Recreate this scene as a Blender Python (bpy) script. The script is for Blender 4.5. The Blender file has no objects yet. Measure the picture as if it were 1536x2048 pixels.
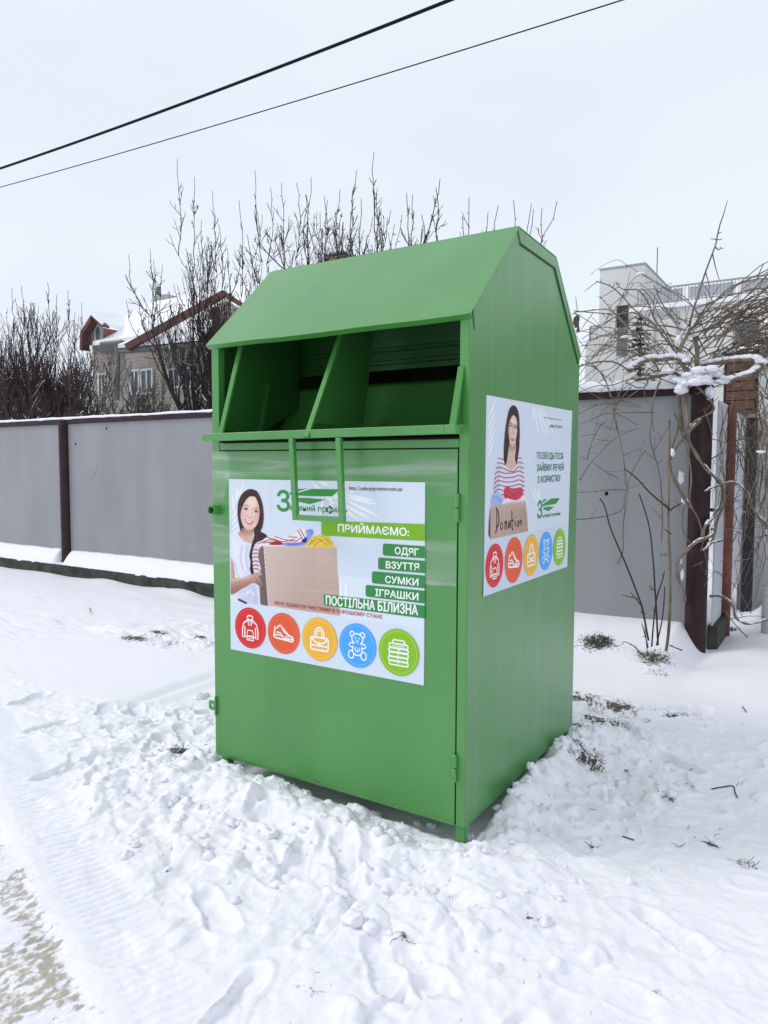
import bpy, bmesh, math, random
import numpy as np
from mathutils import Vector, noise as mnoise
R = math.radians
S = bpy.context.scene
COL = S.collection

# ---------------------------------------------------------------- camera
CAM = np.array([1.22477, -2.54948, 1.45])
YAW, PITCH, ROLL, FPX = -0.5643999, -0.0647516, 0.0026799, 1448.058
fw = np.array([math.sin(YAW)*math.cos(PITCH), math.cos(YAW)*math.cos(PITCH), math.sin(PITCH)])
rt = np.cross(fw, [0, 0, 1.0]); rt /= np.linalg.norm(rt)
up = np.cross(rt, fw)
rt, up = rt*math.cos(ROLL)+up*math.sin(ROLL), -rt*math.sin(ROLL)+up*math.cos(ROLL)
cd = bpy.data.cameras.new('camera'); cam = bpy.data.objects.new('camera', cd); COL.objects.link(cam)
from mathutils import Matrix
M = Matrix(((rt[0], up[0], -fw[0], CAM[0]), (rt[1], up[1], -fw[1], CAM[1]), (rt[2], up[2], -fw[2], CAM[2]), (0, 0, 0, 1)))
cam.matrix_world = M
cd.sensor_fit = 'HORIZONTAL'; cd.sensor_width = 36; cd.lens = FPX/1536*36
cd.clip_start = .05; cd.clip_end = 2000
S.camera = cam

def at(px, py, ax, val):
    """point where the photo's sight line through (px, py) meets the plane axis = val"""
    d = fw+rt*(px-768)/FPX-up*(py-1024)/FPX
    t = (val-CAM[ax])/d[ax]
    return CAM+d*t
def aY(px, py, Y): return at(px, py, 1, Y)

# ---------------------------------------------------------------- world, sun, exposure
SUN_EL, SUN_AZ = R(42), R(-118)      # azimuth: from which the light comes, from +y towards +x
w = bpy.data.worlds.new('World'); S.world = w; w.use_nodes = True
nt = w.node_tree; N = nt.nodes; L = nt.links; N.clear()
out = N.new('ShaderNodeOutputWorld'); bg = N.new('ShaderNodeBackground'); bg.inputs[1].default_value = .1
sky = N.new('ShaderNodeTexSky'); sky.sky_type = 'NISHITA'; sky.sun_disc = False
sky.sun_elevation = SUN_EL; sky.sun_rotation = SUN_AZ
tc = N.new('ShaderNodeTexCoord'); nz = N.new('ShaderNodeTexNoise'); nz.inputs['Scale'].default_value = 2.2
nz.inputs['Detail'].default_value = 3; nz.inputs['Roughness'].default_value = .45
mp = N.new('ShaderNodeMapping'); mp.inputs['Scale'].default_value = (1, 1, 2.2)
cr = N.new('ShaderNodeValToRGB')
cr.color_ramp.elements[0].position = .36; cr.color_ramp.elements[0].color = (.79, .85, .945, 1)
cr.color_ramp.elements[1].position = .66; cr.color_ramp.elements[1].color = (.835, .915, .965, 1)
sc = N.new('ShaderNodeVectorMath'); sc.operation = 'SCALE'; sc.inputs['Scale'].default_value = 9.9
mx = N.new('ShaderNodeMix'); mx.data_type = 'RGBA'; mx.inputs[0].default_value = .94
L.new(tc.outputs['Generated'], mp.inputs[0]); L.new(mp.outputs[0], nz.inputs[0]); L.new(nz.outputs[0], cr.inputs[0])
L.new(cr.outputs[0], sc.inputs[0]); L.new(sky.outputs[0], mx.inputs[6]); L.new(sc.outputs[0], mx.inputs[7])
L.new(mx.outputs[2], bg.inputs[0]); L.new(bg.outputs[0], out.inputs[0])
sd = bpy.data.lights.new('sun', 'SUN'); sd.energy = 1.15; sd.angle = R(20); sd.color = (1, .97, .93)
sun = bpy.data.objects.new('sun', sd); COL.objects.link(sun)
sv = Vector((math.sin(SUN_AZ)*math.cos(SUN_EL), math.cos(SUN_AZ)*math.cos(SUN_EL), math.sin(SUN_EL)))
sun.rotation_euler = sv.to_track_quat('Z', 'Y').to_euler()
S.view_settings.view_transform = 'Standard'; S.view_settings.look = 'None'
S.view_settings.gamma = 1; S.view_settings.exposure = 0.10
S.cycles.max_bounces = 6; S.cycles.diffuse_bounces = 4; S.cycles.glossy_bounces = 3; S.cycles.transparent_max_bounces = 8

# ---------------------------------------------------------------- helpers
def tag(o, label=None, cat=None, group=None, kind=None):
    if label: o['label'] = label
    if cat: o['category'] = cat
    if group: o['group'] = group
    if kind: o['kind'] = kind
    return o
def empty(name, loc, label=None, cat=None, group=None):
    o = bpy.data.objects.new(name, None); COL.objects.link(o); o.location = loc
    o.empty_display_size = .1
    bpy.context.view_layer.update()
    return tag(o, label, cat, group)
class MB:
    """collects world-space faces; build() makes ONE mesh object"""
    def __init__(s): s.v = []; s.f = []; s.m = []; s.n = 0
    def add(s, v, f, mi=0):
        s.v.append(np.asarray(v, float).reshape(-1, 3))
        for q in f: s.f.append(tuple(int(i)+s.n for i in q)); s.m.append(mi)
        s.n += len(v)
    def box(s, a, b, mi=0):
        (x0, y0, z0), (x1, y1, z1) = a, b
        v = [(x0,y0,z0),(x1,y0,z0),(x1,y1,z0),(x0,y1,z0),(x0,y0,z1),(x1,y0,z1),(x1,y1,z1),(x0,y1,z1)]
        s.add(v, [(0,3,2,1),(4,5,6,7),(0,1,5,4),(1,2,6,5),(2,3,7,6),(3,0,4,7)], mi)
    def prism(s, pts, vec, mi=0):
        """polygon (3D points) thickened by vec"""
        p = np.asarray(pts, float); n = len(p); q = p+np.asarray(vec, float)
        nrm = sum((np.cross(p[i]-p[0], p[(i+1) % n]-p[0]) for i in range(1, n-1)), np.zeros(3))
        fl = np.dot(nrm, vec) > 0
        f = [tuple(range(n)), tuple(range(2*n-1, n-1, -1))]+[(i, i+n, (i+1) % n+n, (i+1) % n) for i in range(n)]
        if fl: f = [g[::-1] for g in f]
        s.add(np.vstack([p, q]), f, mi)
    def bar(s, a, b, w, h, upv=(0, 0, 1), mi=0):
        """square bar from a to b, w across, h along upv"""
        a = np.asarray(a, float); b = np.asarray(b, float); d = b-a; d /= np.linalg.norm(d)
        x = np.cross(d, upv); x /= np.linalg.norm(x); y = np.cross(x, d)
        c = [(-1,-1),(1,-1),(1,1),(-1,1)]
        v = [a+x*w/2*i+y*h/2*j for i, j in c]+[b+x*w/2*i+y*h/2*j for i, j in c]
        s.add(v, [(0,1,2,3),(7,6,5,4),(0,4,5,1),(1,5,6,2),(2,6,7,3),(3,7,4,0)], mi)
    def tube(s, P, r, k=6, mi=0, cap=True):
        P = np.asarray(P, float); n = len(P); r = np.broadcast_to(np.asarray(r, float), (n,))
        T = np.gradient(P, axis=0); T /= np.linalg.norm(T, axis=1)[:, None]+1e-12
        a = np.array([0, 0, 1.0]) if abs(T[0][2]) < .8 else np.array([1.0, 0, 0])
        u = np.cross(T, a); u /= np.linalg.norm(u, axis=1)[:, None]+1e-9
        bad = np.linalg.norm(np.cross(T, a), axis=1) < .2
        if bad.any():
            last = None
            for i in range(n):
                if last is not None:
                    x = last-T[i]*np.dot(last, T[i]); u[i] = x/(np.linalg.norm(x)+1e-9)
                last = u[i]
        w_ = np.cross(T, u)
        th = np.arange(k)*2*np.pi/k
        V = P[:, None, :]+r[:, None, None]*(np.cos(th)[None, :, None]*u[:, None, :]+np.sin(th)[None, :, None]*w_[:, None, :])
        f = []
        for i in range(n-1):
            for j in range(k):
                f.append((i*k+j, i*k+(j+1) % k, (i+1)*k+(j+1) % k, (i+1)*k+j))
        if cap: f.append(tuple(range(k-1, -1, -1))); f.append(tuple((n-1)*k+j for j in range(k)))
        s.add(V.reshape(-1, 3), f, mi)
    def build(s, name, mats, parent=None, smooth=False, bevel=0):
        me = bpy.data.meshes.new(name)
        V = np.vstack(s.v)
        if parent is not None: V = V-np.array(world_loc(parent))
        me.from_pydata(V.tolist(), [], s.f)
        if not isinstance(mats, (list, tuple)): mats = [mats]
        for m in mats: me.materials.append(m)
        if len(mats) > 1: me.polygons.foreach_set('material_index', s.m)
        if smooth: me.polygons.foreach_set('use_smooth', [True]*len(me.polygons))
        me.update()
        o = bpy.data.objects.new(name, me); COL.objects.link(o)
        if parent is not None: o.parent = parent
        if bevel:
            b = o.modifiers.new('bevel', 'BEVEL'); b.width = bevel; b.segments = 2; b.limit_method = 'ANGLE'; b.angle_limit = R(40)
        return o
def world_loc(o):
    p = np.zeros(3)
    while o is not None: p += np.array(o.location); o = o.parent
    return p

def mat(name, col, rough=.6, spec=.5, metal=0):
    m = bpy.data.materials.new(name); m.use_nodes = True
    b = m.node_tree.nodes['Principled BSDF']
    b.inputs['Base Color'].default_value = (*col, 1); b.inputs['Roughness'].default_value = rough
    b.inputs['Specular IOR Level'].default_value = spec; b.inputs['Metallic'].default_value = metal
    return m
def nd(m, t, **kw):
    n = m.node_tree.nodes.new('ShaderNode'+t)
    for k, v in kw.items():
        if k in n.inputs: n.inputs[k].default_value = v
        else: setattr(n, k, v)
    return n
def vary(m, c1, c2, scale=5, stretch=(1, 1, 1), detail=6, lo=.35, hi=.65, bump=0, bscale=None, bdist=.01, rough=None):
    """base colour from a noise between two colours, optional bump and roughness noise"""
    t = m.node_tree; b = t.nodes['Principled BSDF']
    tcn = nd(m, 'TexCoord'); mp = nd(m, 'Mapping'); mp.inputs['Scale'].default_value = stretch
    nz = nd(m, 'TexNoise', Scale=scale, Detail=detail); cr = nd(m, 'ValToRGB')
    cr.color_ramp.elements[0].position = lo; cr.color_ramp.elements[1].position = hi
    cr.color_ramp.elements[0].color = (*c1, 1); cr.color_ramp.elements[1].color = (*c2, 1)
    t.links.new(tcn.outputs['Object'], mp.inputs[0]); t.links.new(mp.outputs[0], nz.inputs[0])
    t.links.new(nz.outputs[0], cr.inputs[0]); t.links.new(cr.outputs[0], b.inputs['Base Color'])
    if bump:
        n2 = nd(m, 'TexNoise', Scale=bscale or scale*4, Detail=5); bp = nd(m, 'Bump', Strength=bump, Distance=bdist)
        t.links.new(mp.outputs[0], n2.inputs[0]); t.links.new(n2.outputs[0], bp.inputs['Height']); t.links.new(bp.outputs[0], b.inputs['Normal'])
    if rough:
        mr = nd(m, 'MapRange'); mr.inputs[3].default_value = rough[0]; mr.inputs[4].default_value = rough[1]
        n3 = nd(m, 'TexNoise', Scale=scale*.7, Detail=4); t.links.new(mp.outputs[0], n3.inputs[0])
        t.links.new(n3.outputs[0], mr.inputs[0]); t.links.new(mr.outputs[0], b.inputs['Roughness'])
    return m

# numpy value noise
def _h(ix, iy, seed):
    n = (ix.astype(np.int64)*374761393+iy.astype(np.int64)*668265263+seed*1442695041) & 0x7fffffff
    n = ((n ^ (n >> 13))*1274126177) & 0x7fffffff
    n = (n ^ (n >> 16)) & 0xffffff
    return n/float(0xffffff)
def vn(x, y, seed=0):
    ix = np.floor(x); iy = np.floor(y); fx = x-ix; fy = y-iy
    fx = fx*fx*fx*(fx*(fx*6-15)+10); fy = fy*fy*fy*(fy*(fy*6-15)+10)
    a = _h(ix, iy, seed); b = _h(ix+1, iy, seed); c = _h(ix, iy+1, seed); d = _h(ix+1, iy+1, seed)
    return (a*(1-fx)+b*fx)*(1-fy)+(c*(1-fx)+d*fx)*fy*1.0
def fbm(x, y, f, o=4, seed=0, g=.5):
    s = 0; a = 1; t = 0
    for i in range(o):
        cs, sn = math.cos(.6*i), math.sin(.6*i)
        s = s+a*vn((x*cs-y*sn)*f+17*i, (x*sn+y*cs)*f+5*i, seed+i); t += a; a *= g; f *= 2.03
    return s/t*2-1
def sm(a, b, x):
    t = np.clip((x-a)/(b-a), 0, 1); return t*t*(3-2*t)
def spline(P, n=6, closed=False):
    P = np.asarray(P, float); m = len(P); o = []
    rng = range(m if closed else m-1)
    for i in rng:
        if closed: p0, p1, p2, p3 = P[(i-1) % m], P[i], P[(i+1) % m], P[(i+2) % m]
        else: p0, p1, p2, p3 = P[max(i-1, 0)], P[i], P[i+1], P[min(i+2, m-1)]
        for k in range(n):
            t = k/n
            o.append(.5*((2*p1)+(-p0+p2)*t+(2*p0-5*p1+4*p2-p3)*t*t+(-p0+3*p1-3*p2+p3)*t**3))
    if not closed: o.append(P[-1])
    return np.array(o)
def blob(mb, c, r, seed=0, sub=2, amp=.35, squash=1, fr=2.0):
    bm = bmesh.new(); bmesh.ops.create_icosphere(bm, subdivisions=sub, radius=1)
    V = []
    for v in bm.verts:
        p = v.co; k = 1+amp*mnoise.noise(p*fr+Vector((seed*3.1, seed*1.7, 0)))*1.6
        V.append((c[0]+p.x*k*r[0], c[1]+p.y*k*r[1], c[2]+p.z*k*r[2]*squash))
    F = [tuple(v.index for v in f.verts) for f in bm.faces]; bm.free()
    mb.add(V, F)
# ================================================================= clothing bin
W, D = 1.38, 1.352
def green_paint():
    m = mat('green_paint', (.085, .335, .085), .34, .85)
    vary(m, (.047, .245, .038), (.064, .282, .050), scale=1.6, stretch=(1.5, 1.5, .8), detail=8, rough=(.27, .42))
    t = m.node_tree; b = t.nodes['Principled BSDF']; b.inputs['Coat Weight'].default_value = .35; b.inputs['Coat Roughness'].default_value = .22
    tcn = nd(m, 'TexCoord'); n1 = nd(m, 'TexNoise', Scale=1.7, Detail=1.5); n2 = nd(m, 'TexNoise', Scale=140, Detail=2)
    t.links.new(tcn.outputs['Object'], n1.inputs[0]); t.links.new(tcn.outputs['Object'], n2.inputs[0])
    b1 = nd(m, 'Bump', Strength=.55, Distance=.02); b2 = nd(m, 'Bump', Strength=.06, Distance=.002)
    t.links.new(n1.outputs[0], b1.inputs['Height']); t.links.new(n2.outputs[0], b2.inputs['Height'])
    t.links.new(b1.outputs[0], b2.inputs['Normal']); t.links.new(b2.outputs[0], b.inputs['Normal'])
    return m
GREEN = green_paint()
def side_paint():
    m = GREEN.copy(); m.name = 'weathered_green_paint'; t = m.node_tree; b = t.nodes['Principled BSDF']
    # dull vertical runs in the paint of the side sheets
    tcn = nd(m, 'TexCoord'); mp = nd(m, 'Mapping'); mp.inputs['Scale'].default_value = (9, 9, .35)
    nz = nd(m, 'TexNoise', Scale=1.6, Detail=4)
    cr = nd(m, 'ValToRGB'); cr.color_ramp.elements[0].position = .4; cr.color_ramp.elements[1].position = .72
    cr.color_ramp.elements[0].color = (.052, .240, .044, 1); cr.color_ramp.elements[1].color = (.084, .265, .074, 1)
    t.links.new(tcn.outputs['Object'], mp.inputs[0]); t.links.new(mp.outputs[0], nz.inputs[0])
    t.links.new(nz.outputs[0], cr.inputs[0]); t.links.new(cr.outputs[0], b.inputs['Base Color'])
    return m
SIDE = side_paint()
INNER = mat('shaded_inner_green', (.022, .12, .022), .42, .5)  # bin green with the shade inside the opening painted into the colour
TRAYM = vary(mat('shaded_tray_green', (.045, .2, .04), .36, .6), (.036, .165, .032), (.052, .21, .045), scale=2)  # same green, darkened part way for the shade over tray and divider
DARKIN = mat('gap_shade_black', (.01, .012, .01), .9, .2)  # flat black painted in for the shade inside gaps and holes
BARP = mat('dull_green_paint', (.06, .26, .05), .55, .4)
RUST = vary(mat('rusty_weld', (.2, .09, .04), .8), (.10, .30, .08), (.20, .10, .03), scale=30, lo=.5, hi=.72)
bin_ = empty('clothing_bin', (-.69, .676, 0), 'tall green metal clothing donation bin with open chute and posters, standing in trampled snow', 'clothing bin')
T = .003
prof = [(0, 0), (0, 2.045), (.449, 2.474), (.936, 2.461), (D, 2.04), (D, 0)]
def prof_at(x, inset=0): return [(x, y, z) for y, z in prof]
for x in (0.0, -W+T):
    m = MB(); m.prism([(x-T, y, z) for y, z in prof], (T, 0, 0)); m.build('side_panel', SIDE, bin_)
# back
m = MB(); m.box((-W+T, D-T, 0), (-T, D, 2.04)); m.build('back_panel', GREEN, bin_)
m = MB(); m.box((-W+T, .02, .004), (-T, D-T-.001, .008)); m.build('floor_panel', GREEN, bin_)
# roof: front slope with a drip lip, top, rear slope
def slab(mb, a, b, x0, x1, t=.003):
    (y0, z0), (y1, z1) = a, b
    n = np.array([0, -(z1-z0), (y1-y0)]); n = n/np.linalg.norm(n)*t
    mb.prism([(x0, y0, z0), (x1, y0, z0), (x1, y1, z1), (x0, y1, z1)], n)
NR = 26
def front_slope():
    mb = MB(); V = []; rows = 7
    a = np.array([-.028, 2.022]); b = np.array([.449, 2.4755])
    for k in range(rows+1):
        t = k/rows
        for i in range(NR+1):
            x = -W-.012+(W+.024)*i/NR
            y, z = a+(b-a)*t
            q = (1-t)**2
            wob = .0015*math.sin(x*4.2+1)+.0012*math.sin(x*11+.4)-.0025*math.exp(-((x+.95)/.12)**2)
            V.append((x, y, z+wob*q))
    base = len(V)
    V += [(x, y+.0022, z-.0024) for x, y, z in V]
    F = []
    for k in range(rows):
        for i in range(NR):
            p = k*(NR+1)+i; F.append((p, p+1, p+NR+2, p+NR+1)); F.append((base+p, base+p+NR+1, base+p+NR+2, base+p+1))
    for i in range(NR):
        F.append((i, base+i, base+i+1, i+1)); p = rows*(NR+1)+i; F.append((p, p+1, base+p+1, base+p))
    for k in range(rows):
        p = k*(NR+1); F.append((p, p+NR+1, base+p+NR+1, base+p)); p += NR; F.append((p, base+p, base+p+NR+1, p+NR+1))
    mb.add(V, F); 
    # short folded lip under the eave
    lip = MB(); Vl = []
    for i in range(NR+1):
        x, y, z = V[i]; Vl += [(x, y+.001, z-.002), (x, y+.02, z-.014)]
    Vl += [(x, y+.003, z-.002) for x, y, z in Vl]; n2 = 2*(NR+1)
    Fl = []
    for i in range(NR):
        p = 2*i; Fl += [(p, p+1, p+3, p+2), (n2+p, n2+p+2, n2+p+3, n2+p+1), (p+1, n2+p+1, n2+p+3, p+3)]
    lip.add(Vl, Fl)
    r = mb.build('roof_front_slope', GREEN, bin_, smooth=False)
    lip.build('eave_lip', GREEN, r)
front_slope()
m = MB(); slab(m, (.452, 2.4755), (.936, 2.4625), -W-.006, .006); m.build('roof_top', GREEN, bin_)
m = MB(); slab(m, (.939, 2.4615), (D+.012, 2.035), -W-.006, .006); m.build('roof_rear_slope', GREEN, bin_)
# flange folded over the side sheet (right and left)
fl = [(.449, 2.472), (.936, 2.459), (1.362, 2.038), (1.322, 1.998), (.925, 2.409), (.486, 2.412)]
for x, d in ((.0006, .0045), (-W-.0051, .0045)):
    m = MB(); m.prism([(x, y, z) for y, z in fl], (d, 0, 0)); m.build('roof_flange', SIDE, bin_)
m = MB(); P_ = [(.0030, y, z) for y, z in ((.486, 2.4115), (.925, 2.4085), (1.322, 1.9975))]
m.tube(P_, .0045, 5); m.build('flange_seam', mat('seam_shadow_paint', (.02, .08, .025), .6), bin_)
m = MB(); m.prism([(.0006, .012, 2.045), (.0006, .03, 1.975), (.0006, .034, 1.975), (.0006, .02, 2.05)], (.002, 0, 0)); m.build('seam', mat('dark_green_seam', (.03, .12, .035), .6), bin_)
# corner posts and header on the front
m = MB(); m.box((-.043, -.0012, 0), (-T-.0002, .04, 2.03)); m.build('corner_post', GREEN, bin_, bevel=.002)
m = MB(); m.box((-W+T+.0002, -.0012, 1.502), (-W+.046, .04, 2.03)); m.build('corner_post', GREEN, bin_, bevel=.002)
m = MB(); m.box((-W+.048, .0, 1.519), (-.045, .035, 1.553)); m.build('header_bar', GREEN, bin_, bevel=.002)
m = MB(); m.box((-W+.05, .003, 1.5535), (-.05, .03, 1.562)); m.build('chute_gap_strip', DARKIN, bin_)
# ---- door
m = MB()
x0, x1, z0, z1 = -W-.001, -.0475, .012, 1.514
m.box((x0, -.004, z0), (x1, .012, z1)); door = m.build('door', GREEN, bin_, bevel=.0015)
m = MB(); m.prism([(x0+.004, -.004, z0+.003), (x1-.002, -.004, z0+.003), (x1-.002, -.001, z0-.014), (x0+.014, -.001, z0-.014)], (0, .012, 0))
m.build('bottom_fold', GREEN, door)
m = MB()
m.tube([(x0+.01, -.0045, z0+.004), (x1-.004, -.0045, z0+.004)], .0016, 5); m.build('weld_line', RUST, door)
m = MB(); m.box((-.0472, .0, .004), (-.0434, .03, 1.516)); m.build('door_gap', DARKIN, bin_)
m = MB(); m.box((x0+.003, -.0005, 1.5145), (-.05, .02, 1.5185)); m.build('door_gap', DARKIN, bin_)
for zc in (1.283, .24):
    h = MB()
    for a, b in ((zc-.056, zc-.002), (zc+.002, zc+.056)):
        zz = np.array([a, a+.003, b-.003, b]); h.tube([(-.046, -.012, z) for z in zz], [.008, .0105, .0105, .008], 12)
    h.box((-.062, -.0065, zc-.05), (-.046, -.0035, zc+.05)); h.box((-.046, -.0035, zc-.05), (-.03, -.0015, zc+.05))
    h.build('hinge', GREEN, door)
# lock pipe
m = MB(); k = 20; c = np.array([-1.346, 0, 1.23]); ro, ri, ln = .0235, .0175, .05
V = []
for y, r_ in ((-.004, ro), (-ln, ro), (-ln-.002, ro-.002), (-ln, ri), (-.002, ri)):
    V += [c+np.array([math.cos(a)*r_, y, math.sin(a)*r_]) for a in np.arange(k)*2*np.pi/k]
F = [(i*k+j, i*k+(j+1) % k, (i+1)*k+(j+1) % k, (i+1)*k+j) for i in range(4) for j in range(k)]
m.add(V, F); m.prism([c+np.array([math.cos(a)*ri, -.006, math.sin(a)*ri]) for a in np.arange(k)*2*np.pi/k], (0, .001, 0), 1)
m.build('lock_pipe', [GREEN, DARKIN], door, smooth=False)
# padlock tab with a hole
m = MB(); m.box((-1.374, -.016, .205), (-1.367, -.004, .30)); m.build('latch_bar', GREEN, door)
m = MB(); k = 16; cx, cz = -1.398, .249
o_ = []; i_ = []
for j in range(k):
    a = (j+.5)*2*np.pi/k; ca, sa = math.cos(a), math.sin(a); q = .024/max(abs(ca), abs(sa))
    o_.append((cx+ca*q, -.008, cz+sa*q)); i_.append((cx+ca*.008, -.008, cz+sa*.008))
V = o_+i_; V += [(x, y+.004, z) for x, y, z in V]
F = []
for j in range(k):
    n = (j+1) % k
    F += [(j, n, k+n, k+j), (2*k+j, 3*k+j, 3*k+n, 2*k+n), (j, 2*k+j, 2*k+n, n), (k+j, k+n, 3*k+n, 3*k+j)]
m.add(V, F); m.build('padlock_tab', GREEN, door)
# legs
LEGM = vary(mat('chipped_green', (.1, .3, .1), .6), (.07, .27, .07), (.45, .5, .45), scale=26, lo=.58, hi=.66)
for x in (-W+.05, -.03):
    for y in (.03, D-.05):
        m = MB(); m.prism([(x-.02, y-.02, 0), (x+.022, y-.02, 0), (x+.014, y-.02, -.10), (x-.012, y-.02, -.10)], (0, .04, 0)); m.build('leg', LEGM, bin_)
# ---- chute (drum)
# tray curving up towards the back
m = MB(); tp = [(-.045, 1.578), (.05, 1.572), (.2, 1.572), (.33, 1.59), (.43, 1.64), (.50, 1.73), (.54, 1.86)]
tp = spline(np.array([(0, a, b) for a, b in tp]), 4)[:, 1:]
V = []; nx = 2
for y, z in tp:
    V += [(-W+.05, y, z), (-.05, y, z)]
n = len(V); V += [(x, y+.001, z-.003) for x, y, z in V]
F = []
for i in range(len(tp)-1):
    p = 2*i; F += [(p, p+1, p+3, p+2), (n+p, n+p+2, n+p+3, n+p+1)]
F += [(n-2, n-1, 2*n-1, 2*n-2)]
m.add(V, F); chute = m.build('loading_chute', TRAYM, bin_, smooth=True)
m = MB(); m.bar((-1.368, -.062, 1.579), (-.02, -.062, 1.587), .04, .036); m.build('lip_bar', GREEN, chute, bevel=.002)
m = MB(); m.prism([(-.0715, -.0835, 1.603), (-.069, -.0835, 1.603), (-.069, -.0835, 1.57), (-.0715, -.0835, 1.57)], (0, .002, 0)); m.build('weld_line', RUST, chute)
def chute_bar(x, a, b, name='slanted_bar'):
    m = MB(); m.bar((x, a[0], a[1]), (x, b[0], b[1]), .026, .012, (0, 1, 0)); m.build(name, BARP, chute, bevel=.001)
chute_bar(-.73, (-.088, 1.568), (.19, 2.085))
chute_bar(-1.25, (-.075, 1.59), (.075, 2.05))
chute_bar(-.036, (-.075, 1.59), (.0, 1.83))
m = MB(); m.prism([(-.732, -.03, 1.634), (-.732, .352, 1.642), (-.732, .44, 2.09), (-.732, .17, 2.06)], (.003, 0, 0)); m.build('divider_plate', TRAYM, chute)
m = MB(); m.box((-.738, -.03, 1.630), (-.726, .354, 1.6375)); m.build('divider_hem', TRAYM, chute)
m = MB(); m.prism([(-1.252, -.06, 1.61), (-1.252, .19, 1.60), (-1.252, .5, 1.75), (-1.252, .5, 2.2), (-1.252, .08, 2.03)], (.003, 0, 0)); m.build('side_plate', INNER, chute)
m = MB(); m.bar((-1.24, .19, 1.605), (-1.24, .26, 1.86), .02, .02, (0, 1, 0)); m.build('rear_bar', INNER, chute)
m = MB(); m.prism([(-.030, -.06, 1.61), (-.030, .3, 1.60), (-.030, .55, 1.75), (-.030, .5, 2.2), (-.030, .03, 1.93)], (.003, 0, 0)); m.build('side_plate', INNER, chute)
# sheet with pressed ridges at the back of the opening
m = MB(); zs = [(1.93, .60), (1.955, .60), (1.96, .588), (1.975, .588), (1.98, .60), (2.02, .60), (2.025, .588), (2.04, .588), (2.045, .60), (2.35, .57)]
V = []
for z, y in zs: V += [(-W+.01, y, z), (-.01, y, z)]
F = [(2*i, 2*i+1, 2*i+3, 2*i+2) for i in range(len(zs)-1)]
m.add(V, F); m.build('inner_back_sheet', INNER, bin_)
m = MB(); m.box((-W+.005, 1.0, 1.0), (-.005, 1.004, 2.4)); m.build('inner_wall', mat('deep_shade_green', (.006, .03, .008), .8), bin_)  # near-black green paints in the deep shade at the back
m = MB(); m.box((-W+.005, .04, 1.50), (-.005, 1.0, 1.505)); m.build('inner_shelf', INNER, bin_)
# handle: square tube loop hanging from the lip
m = MB(); hy = -.092
a, b, c, d = (-.815, hy+.012, 1.562), (-.782, hy-.004, 1.222), (-.533, hy-.004, 1.222), (-.562, hy+.012, 1.562)
m.bar(a, (b[0], b[1], b[2]-.012), .024, .022, (0, 1, 0)); m.bar(d, (c[0], c[1], c[2]-.012), .024, .022, (0, 1, 0))
m.bar((b[0]+.0125, b[1]+.0004, b[2]), (c[0]-.0125, c[1]+.0004, c[2]), .0215, .0235); m.build('pull_handle', GREEN, chute, bevel=.0015)
# ---- clear film wrapped round the door
film = bpy.data.materials.new('clear_film'); film.use_nodes = True
t = film.node_tree; t.nodes.clear()
o_ = nd(film, 'OutputMaterial'); mixs = nd(film, 'MixShader'); tr = nd(film, 'BsdfTransparent')
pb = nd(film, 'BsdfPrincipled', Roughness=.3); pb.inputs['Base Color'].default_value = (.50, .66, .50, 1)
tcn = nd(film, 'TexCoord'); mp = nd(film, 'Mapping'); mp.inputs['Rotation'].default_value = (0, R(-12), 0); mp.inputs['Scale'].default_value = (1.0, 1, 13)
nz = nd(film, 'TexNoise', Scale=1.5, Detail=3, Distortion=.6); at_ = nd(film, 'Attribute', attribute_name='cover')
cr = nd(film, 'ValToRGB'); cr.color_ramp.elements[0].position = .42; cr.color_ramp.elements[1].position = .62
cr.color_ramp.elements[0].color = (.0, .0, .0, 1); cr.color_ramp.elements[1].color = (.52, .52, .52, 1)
mul = nd(film, 'Math', operation='MULTIPLY'); ad = nd(film, 'Math', operation='ADD'); at2 = nd(film, 'Attribute', attribute_name='base')
l = t.links
l.new(tcn.outputs['Object'], mp.inputs[0]); l.new(mp.outputs[0], nz.inputs[0]); l.new(nz.outputs[0], cr.inputs[0])
l.new(cr.outputs[0], mul.inputs[0]); l.new(at_.outputs['Fac'], mul.inputs[1]); l.new(mul.outputs[0], ad.inputs[0]); l.new(at2.outputs['Fac'], ad.inputs[1])
l.new(ad.outputs[0], mixs.inputs[0]); l.new(tr.outputs[0], mixs.inputs[1]); l.new(pb.outputs[0], mixs.inputs[2]); l.new(mixs.outputs[0], o_.inputs[0])
m = MB(); nx, nz_ = 270, 120
X, Z = np.meshgrid(np.linspace(-W+.002, -.05, nx), np.linspace(.93, 1.51, nz_))
yy = -.0052-.0006*fbm(X, Z*6, 3, 2, 5)
V = np.stack([X, yy, Z], -1).reshape(-1, 3)
F = [(j*nx+i, j*nx+i+1, (j+1)*nx+i+1, (j+1)*nx+i) for j in range(nz_-1) for i in range(nx-1)]
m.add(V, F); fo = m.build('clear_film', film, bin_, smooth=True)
e = fbm(X, Z, 9, 3, 3)
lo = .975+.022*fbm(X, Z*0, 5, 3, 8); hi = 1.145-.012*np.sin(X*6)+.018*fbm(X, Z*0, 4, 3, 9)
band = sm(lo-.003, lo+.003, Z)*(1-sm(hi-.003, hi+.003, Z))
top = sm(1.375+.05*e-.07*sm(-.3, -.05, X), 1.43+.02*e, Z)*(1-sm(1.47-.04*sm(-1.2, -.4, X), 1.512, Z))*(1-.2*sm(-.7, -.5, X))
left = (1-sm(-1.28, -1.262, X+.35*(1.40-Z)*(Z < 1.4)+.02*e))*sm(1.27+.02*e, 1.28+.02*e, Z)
cover = np.clip(band*.7+top+left*.6, 0, 1); base = band*.22+left*.2+top*.07
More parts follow.
